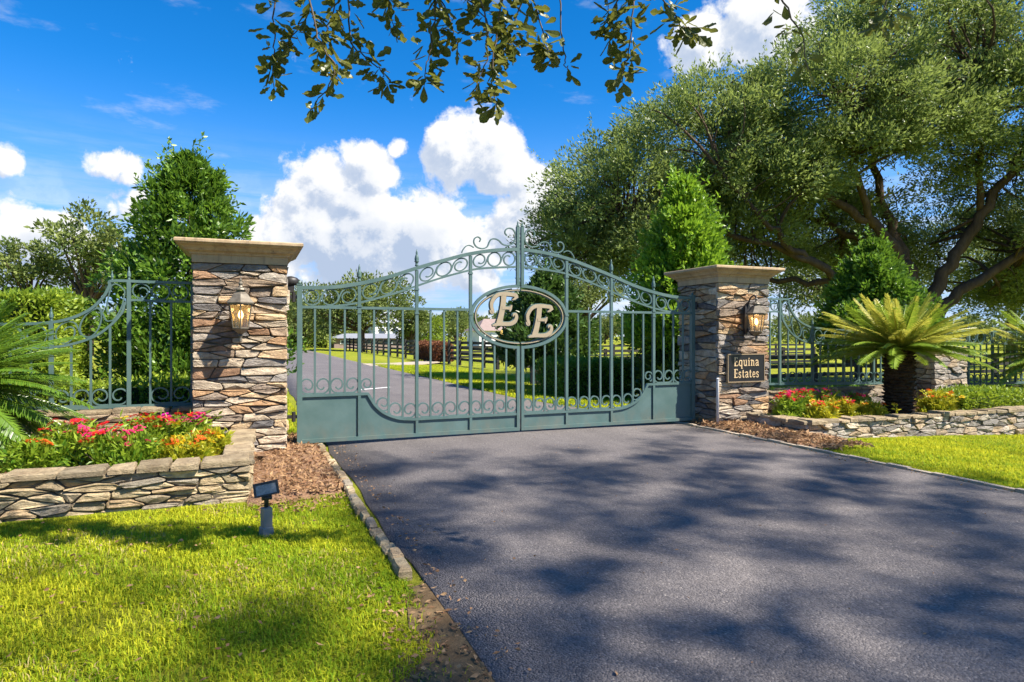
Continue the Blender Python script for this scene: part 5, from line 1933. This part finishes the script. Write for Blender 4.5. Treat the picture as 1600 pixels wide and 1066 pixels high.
# ------------------------------------------------------------------ shade oak over the camera
def near_oak():
    rg = np.random.default_rng(601)
    B = np.array((-9.5, -12.0, -.1))
    t = empty('shade_oak', B, 'oak tree whose leafy twigs hang into the top of the view', 'tree')
    tr = catmull([B + (0, 0, -.2), B + (-.1, .1, 1.2), B + (-.2, .2, 2.6), B + (-.3, .4, 3.6)], 4)
    MB().tube(tr, np.linspace(.48, .34, len(tr)), 12).build('trunk', 'bark', t, True)
    F0 = B + np.array((-.3, .4, 3.5))
    limbs = [([F0, (-8.6, -10.4, 4.8), (-6.9, -8.6, 5.2), (-5.2, -7.0, 4.9), (-3.8, -5.7, 4.5), (-2.8, -5.0, 4.1)], .17, .02),
             ([(-3.8, -5.7, 4.5), (-2.6, -5.3, 4.25), (-1.6, -5.45, 3.9), (-.8, -5.85, 3.6)], .03, .01),
             ([F0, (-7.4, -13.4, 6.8), (-3.4, -14.4, 8.8), (1.0, -15.2, 10.2), (5.6, -15.6, 11.2), (10.5, -15.0, 11.8)], .26, .04),
             ([(-3.4, -14.4, 8.8), (-1.6, -13.0, 10.2), (0.6, -12.6, 11.2), (2.6, -11.4, 11.8)], .05, .012),
             ([(1.0, -15.2, 10.2), (3.0, -13.8, 11.4), (5.4, -13.2, 12.0), (7.2, -11.6, 12.6)], .05, .012),
             ([(5.6, -15.6, 11.2), (8.2, -14.0, 12.4), (10.4, -13.4, 12.8), (12.4, -11.8, 13.2)], .05, .012),
             ([F0, (-10.6, -13.8, 6.0), (-12.4, -14.6, 7.8)], .25, .06)]
    limbs = [([np.array(q) + (rg.normal(size=3) * .25 if 0 < i < len(p) - 1 and r0 > .1 and k > 1 else 0) for i, q in enumerate(p)], r0, r1) for k, (p, r0, r1) in enumerate(limbs)]
    for p, r0, r1 in limbs:
        c = catmull(p, 6)
        MB().tube(c, np.linspace(r0, r1, len(c)), 8).build('limb', 'bark', t, True)
    # crown that throws the dappled shade; outside the camera's view
    n = 3000
    G = np.stack([rg.uniform(-8, 9, n), rg.uniform(-11, -0.6, n)], 1)
    hgt = rg.uniform(8.5, 13.5, n)
    fld = .8 * np.sin(G[:, 0] * 2.3 + 1.4 * np.sin(G[:, 1] * 2.2 + .4)) * np.cos(G[:, 1] * 4.4 + 1.2 * np.sin(G[:, 0] * 1.6)) + .55 * np.sin(G[:, 0] * 3.9 - G[:, 1] * 5.3) + .35 * np.sin(G[:, 0] * .9 + G[:, 1] * 1.3)
    lim = np.where(G[:, 0] < -2.7, .48, np.where(G[:, 0] > 3.2, .35, -.12)) + np.clip((G[:, 1] + 2.6) * .55, 0, 3)
    lim += np.where((G[:, 0] < -2.7), np.clip((G[:, 1] + 4.6) * .9, 0, 3), 0) + np.where(G[:, 0] > 3.2, np.clip((G[:, 1] + 4.8) * .9, 0, 3), 0)
    C = np.stack([G[:, 0] + sun_h[0] * hgt / math.tan(SUN_EL), G[:, 1] + sun_h[1] * hgt / math.tan(SUN_EL), hgt], 1)
    keepc = []
    for k in range(n):
        d = C[k] - CAM
        Z = d @ FW
        X = d @ RT
        vis = False
        if Z > -0.5:
            u = 1010 * X / max(Z, .3)
            w = 1010 * d[2] / max(Z, .3)
            vis = abs(u) < 990 and w < 525 + 1010 * .85 / max(Z, .3) + 60
        if not vis and fld[k] * .8 + rg.normal() * .5 > lim[k]:
            keepc.append(k)
    C = C[keepc]
    print('shade clumps', len(C))
    V, F, T = clumps(C, rg.uniform(.16, .42, len(C)), 62, .11, .05, rg, None, 0, .9, None, .6)
    obj('crown', V, F, 'near_oak_leaf', t, tint=T)
    # hanging twigs
    tw = [[(-3.42, -4.58, 3.49), (-3.41, -4.59, 3.06), (-3.42, -4.58, 2.79)], [(-3.28, -4.75, 3.43), (-3.19, -4.79, 3.01), (-3.11, -4.82, 2.84), (-3.23, -4.77, 2.62)], [(-3.01, -4.64, 3.54), (-3.0, -4.64, 3.1), (-2.86, -4.7, 2.94), (-2.81, -4.72, 2.84)], [(-2.83, -4.72, 3.54), (-2.78, -4.74, 3.18)], [(-2.58, -5.03, 3.43), (-2.63, -5.01, 3.01), (-2.67, -4.99, 2.75)], [(-2.45, -5.19, 3.37), (-2.38, -5.22, 2.93), (-2.45, -5.19, 2.66)], [(-2.29, -5.26, 3.37), (-2.35, -5.23, 2.83), (-2.34, -5.24, 2.6)], [(-2.12, -5.11, 3.49), (-2.02, -5.15, 3.08), (-1.98, -5.17, 2.96)], [(-1.95, -5.18, 3.49), (-1.92, -5.19, 2.99), (-1.89, -5.2, 2.88)], [(-1.61, -5.42, 3.43), (-1.63, -5.42, 3.01), (-1.68, -5.4, 2.78)], [(-1.55, -5.45, 3.43), (-1.4, -5.51, 3.12), (-1.31, -5.55, 3.05)], [(-1.1, -5.85, 3.25), (-0.94, -5.92, 2.95), (-0.9, -5.93, 2.76)], [(-1.72, -5.27, 3.49), (-1.69, -5.29, 3.2)], [(-2.68, -4.88, 3.49), (-2.52, -4.95, 3.2), (-2.47, -4.97, 3.0)], [(-2.54, -5.05, 3.43), (-2.4, -5.11, 3.17), (-2.22, -5.18, 2.98)], [(-2.09, -5.23, 3.43), (-2.21, -5.18, 3.12), (-2.26, -5.16, 2.92)], [(-3.18, -4.68, 3.49), (-3.26, -4.65, 3.16), (-3.37, -4.6, 2.99)], [(-2.98, -4.76, 3.49), (-3.11, -4.71, 3.2), (-3.16, -4.69, 3.02)], [(-1.58, -5.44, 3.43), (-1.71, -5.39, 3.17), (-1.73, -5.38, 3.01)], [(-0.45, -6.0, 3.3), (-0.44, -6.01, 3.13), (-0.47, -6.0, 3.03)]]
    ends = np.concatenate([catmull(p, 6) for p, a, b in limbs])

    def leaf_me(kind):
        if kind == 0:
            o_ = [(0, 0), (.18, .10), (.40, .17), (.55, .13), (.72, .27), (.86, .20), (1.0, .05)]
        elif kind == 1:
            o_ = [(0, 0), (.15, .06), (.35, .14), (.55, .22), (.75, .26), (.92, .17), (1.02, .02)]
        else:
            o_ = [(0, 0), (.2, .10), (.36, .20), (.46, .12), (.62, .30), (.74, .18), (.9, .16), (1.02, .02)]
        n_ = len(o_)
        v = [(x, 0, -.03 * math.sin(x * 3)) for x, y in o_]
        v += [(x, y, .05 - .03 * math.sin(x * 3)) for x, y in o_[1:]] + [(x, -y, .05 - .03 * math.sin(x * 3)) for x, y in o_[1:]]
        f = []
        for sd in (n_, n_ + n_ - 1):
            for i in range(n_ - 1):
                if i == 0:
                    f.append((0, 1, sd) if sd != n_ else (0, sd, 1))
                else:
                    q = (i, i + 1, sd + i, sd + i - 1)
                    f.append(q if sd != n_ else q[::-1])
        tint = np.full(len(v), [.25, .55, .85][kind])
        return make_mesh('leaf', v, f, 'near_oak_leaf', False, tint)
    kinds = [leaf_me(k) for k in range(3)]
    spots = []
    for i, p in enumerate(tw):
        a = np.array(p[0])
        e = ends[int(np.argmin(((ends - a - (0, 0, .4)) ** 2).sum(1)))]
        c = catmull([e, a + (0, 0, .08)] + p, 8)
        c[1:] += rg.normal(size=(len(c) - 1, 3)) * .006
        MB().tube(c, np.linspace(.009, .0022, len(c)), 5, False).build('twig', 'twig', t, True)
        vis = c[8:]
        dense = 80 if i not in (8, 11, 12, 19) else (34 if i in (11, 19) else 10)
        for k in range(dense):
            q = rg.random() ** .8 * (len(vis) - 1)
            j = int(q)
            base = vis[j] + (vis[min(j + 1, len(vis) - 1)] - vis[j]) * (q - j)
            # side sprig
            d = rg.normal(size=3)
            d[2] = d[2] * .5 - .45
            off = unit(d[None])[0] * rg.uniform(.0, .11) * (1.0 - .55 * q / len(vis))
            spots.append((base + off, unit((d + rg.normal(size=3) * .5)[None])[0], rg.uniform(.06, .105)))
        spots.append((vis[-1], np.array((rg.normal() * .3, rg.normal() * .3, -1)), .09))
    order = list(range(len(spots)))
    vis300 = sorted(order, key=lambda k: spots[k][0][2])[:300]
    s300 = set(vis300)
    restV, restF, restT, kk = [], [], [], 0
    for k in order:
        p, d, s_ = spots[k]
        q = Vector(d).to_track_quat('X', 'Z').to_matrix().to_4x4() @ Matrix.Rotation(rg.uniform(-1.2, 1.2), 4, 'X')
        M_ = Matrix.Translation(Vector(p - B)) @ q @ Matrix.Scale(s_, 4)
        me = kinds[int(rg.integers(3))]
        if k in s300:
            o = bpy.data.objects.new('leaf', me)
            COL.objects.link(o)
            o.parent = t
            o.matrix_local = M_
        else:
            for v in me.vertices:
                restV.append(M_ @ v.co)
            for f in me.polygons:
                restF.append(tuple(i + kk for i in f.vertices))
            restT += [.5] * len(me.vertices)
            kk += len(me.vertices)
    if restV:
        o = bpy.data.objects.new('more_leaves', make_mesh('more_leaves', np.array([tuple(v) for v in restV]), restF, 'near_oak_leaf', False, restT))
        COL.objects.link(o)
        o.parent = t
        o['kind'] = 'stuff'


near_oak()


# ------------------------------------------------------------------ grass, chips, fallen leaves
def grass_patch(n, sample, L, w, label, seed, bend=.55, lo=.0, name='lawn_grass'):
    rg = np.random.default_rng(seed)
    P = sample(n, rg)
    n = len(P)
    az = rg.uniform(0, 2 * math.pi, n)
    l = L * rg.uniform(.55, 1.3, n)
    h = np.stack([np.cos(az), np.sin(az), np.zeros(n)], 1)
    s_ = np.stack([-np.sin(az), np.cos(az), np.zeros(n)], 1)
    ln = rg.uniform(.25, 1.15, n)[:, None]
    up = np.array((0, 0, 1.0))
    ww = w * rg.uniform(.7, 1.3, n)[:, None]
    p1 = P + (up * .62 + h * ln * .28) * l[:, None]
    p2 = P + (up * (1.0 - .35 * ln) + h * ln * .95) * l[:, None]
    V = np.stack([P - s_ * ww / 2, P + s_ * ww / 2, p1 + s_ * ww * .45, p1 - s_ * ww * .45, p2], 1).reshape(-1, 3)
    i = np.arange(n) * 5
    F = np.concatenate([np.stack([i, i + 1, i + 2], 1), np.stack([i, i + 2, i + 3], 1), np.stack([i + 3, i + 2, i + 4], 1)])
    T = np.clip(.42 + .30 * np.sin(P[:, 0] * 2.1 + 1.3 * np.sin(P[:, 1] * 1.7)) * np.cos(P[:, 1] * 1.4 + .6) + .18 * np.sin(P[:, 0] * 7.3 + P[:, 1] * 5.1) + rg.normal(size=n) * .3, 0, 1)
    o = obj(name, V, F, 'grass', tint=np.repeat(T, 5), origin=(0, 0, 0))
    tag(o, label, 'grass', kind='stuff')


def scatter():
    def left(n, rg):
        # denser close to the viewer
        k = int(n * 1.0)
        x = -2.70 - 5.4 * rg.random(k) ** 1.2 - .06 * rg.random(k)
        y = -8.6 + 6.0 * rg.random(k)
        bare = ((x > -3.3) & (y < -5.2) & (x > -2.78 - (-5.2 - y) * .30 - .1 * np.sin(y * 7)))
        bare |= (np.hypot(x + 3.2, y + 2.8) < .5) & (rg.random(k) < .6)
        thin = (np.sin(x * 3.7 + 2 * np.sin(y * 2.9)) * np.sin(y * 4.1 + x) > .62) & (rg.random(k) < .6)
        ok = ~(bare & (rg.random(k) < .9)) & ~thin & (y < -2.6) & (np.hypot(x + 3.43, y + 3.56) > .07)
        return np.stack([x, y, zg(x) - .004], 1)[ok]
    grass_patch(270000, left, .042, .0050, 'bright green grass blades of the left lawn', 701)

    def right(n, rg):
        x = 2.85 + 7.5 * rg.random(n) ** 1.2
        y = -7.5 + 5.6 * rg.random(n)
        ok = ~((x < 3.9) & (y > -2.5) & (rg.random(n) < .95)) & (y < -1.93)
        return np.stack([x, y, zg(x) - .004], 1)[ok]
    grass_patch(110000, right, .042, .0075, 'sunlit yellow green grass blades of the right lawn', 702)

    def beyond(n, rg):
        x = 2.72 + 3.6 * rg.random(n)
        y = 1.3 + 22 * rg.random(n) ** 1.3
        return np.stack([x + np.interp(y, [0, 2.5, 5, 12, 20, 30], [.1, -.2, -.72, -.72, -.75, -.9]), y, zg(x)], 1)
    grass_patch(70000, beyond, .07, .014, 'verge grass right of the drive beyond the gate', 703)

    def bl(n, rg):
        x = -2.75 - 4.5 * rg.random(n)
        y = 1.0 + 20 * rg.random(n) ** 1.3
        return np.stack([x, y, zg(x)], 1)
    grass_patch(26000, bl, .07, .014, 'verge grass left of the drive beyond the gate', 704)

    def straw(n, rg):
        P_ = left(n, rg)
        q = np.sin(P_[:, 0] * 2.6 + 1) * np.sin(P_[:, 1] * 3.1) > .15
        return P_[q]
    grass_patch(26000, straw, .05, .004, 'dry straw coloured blades in the left lawn', 705)
    bpy.data.objects['lawn_grass.004'].data.materials[0] = MAT['straw']

    def chips(n, sample, label, seed, sz=.05):
        rg = np.random.default_rng(seed)
        P = sample(n, rg)
        n = len(P)
        D = unit(np.concatenate([rg.normal(size=(n, 2)), rg.normal(size=(n, 1)) * .35], 1))
        V, F, T = leaves(P, D, sz, sz * .42, rg.random(n), .25, rg, .6)
        o = obj('bark_chips', V, F, 'dead_leaf', tint=T, origin=(0, 0, 0))
        tag(o, label, 'mulch', kind='stuff')

    def cl(n, rg):
        x = rg.uniform(-3.54, -2.76, n)
        y = -3.1 + 4.0 * rg.random(n)
        z = .03 + .03 * np.clip(1 - np.abs(x + 3.15) / .4, 0, 1) + rg.random(n) * .03
        keep = (y > -2.6) | (rg.random(n) < .35)
        return np.stack([x, y, np.where(y > -2.6, z, rg.random(n) * .03 + .008)], 1)[keep]
    chips(5200, cl, 'tan bark chips beside the left pillar', 711)

    def cr(n, rg):
        x = rg.uniform(2.9, 3.56, n)
        y = -2.7 + 3.4 * rg.random(n)
        z = .03 + .04 * np.clip(1 - np.abs(x - 3.3) / .5, 0, 1) + rg.random(n) * .03
        return np.stack([x, y, z], 1)
    chips(4200, cr, 'tan bark chips beside the right pillar', 712, .06)

    def cp(n, rg):
        x = rg.uniform(-8, -3.78, n)
        y = rg.uniform(-2.28, -.3, n)
        return np.stack([x, y, .275 + rg.random(n) * .02], 1)
    chips(5000, cp, 'reddish bark chips on the left planter soil', 713)

    def cq(n, rg):
        x = rg.uniform(3.78, 9, n)
        y = rg.uniform(-1.5, -.3, n)
        return np.stack([x, y, .105 + rg.random(n) * .02], 1)
    chips(3500, cq, 'dark bark chips on the right planter soil', 714)

    def fallen(n, rg):
        x = -2.75 - 3.2 * rg.random(n)
        y = rg.uniform(-6.6, -2.7, n)
        return np.stack([x, y, .03 + rg.random(n) * .045], 1)
    rg = np.random.default_rng(721)
    P = fallen(420, rg)
    k = 480
    P2 = np.stack([-2.62 - .36 * rg.random(k), rg.uniform(-6.9, -4.9, k), .012 + rg.random(k) * .02], 1)
    k = 170
    P3 = np.stack([rg.uniform(-2.6, 2.7, k), rg.uniform(-7.0, -.3, k), .036 + rg.random(k) * .012], 1)
    k = 420
    sd_ = rg.random(k) < .5
    P4 = np.stack([np.where(sd_, -2.60 + np.abs(rg.normal(size=k)) * .10, 2.72 - np.abs(rg.normal(size=k)) * .10), rg.uniform(-7.5, -.1, k), .03 + rg.random(k) * .01], 1)
    for Pq, s_, lb in ((P4, .03, 'leaf litter gathered along the edges of the drive'), (P, .032, 'brown fallen oak leaves lying in the left lawn'), (P2, .034, 'fallen leaves on the bare soil at the drive edge'), (P3, .022, 'tiny leaf bits scattered on the asphalt')):
        D = unit(np.concatenate([rg.normal(size=(len(Pq), 2)), rg.normal(size=(len(Pq), 1)) * .2], 1))
        V, F, T = leaves(Pq, D, s_, s_ * .45, rg.random(len(Pq)), .2, rg, .4)
        tag(obj('fallen_leaves', V, F, 'dead_leaf', tint=T, origin=(0, 0, 0)), lb, 'leaves', kind='stuff')
    # bare soil at the drive edge near the viewer
    m = MB()
    pts = [(-2.58, -4.85), (-2.75, -4.9), (-2.80, -5.2), (-2.86, -5.5), (-3.02, -5.8), (-3.12, -6.2), (-3.2, -6.9), (-3.3, -8.5), (-2.58, -8.5)]
    m.slab(pts, -.05, .008)
    tag(m.build('bare_soil', 'soil'), 'patch of bare brown soil at the drive edge', kind='structure')


scatter()
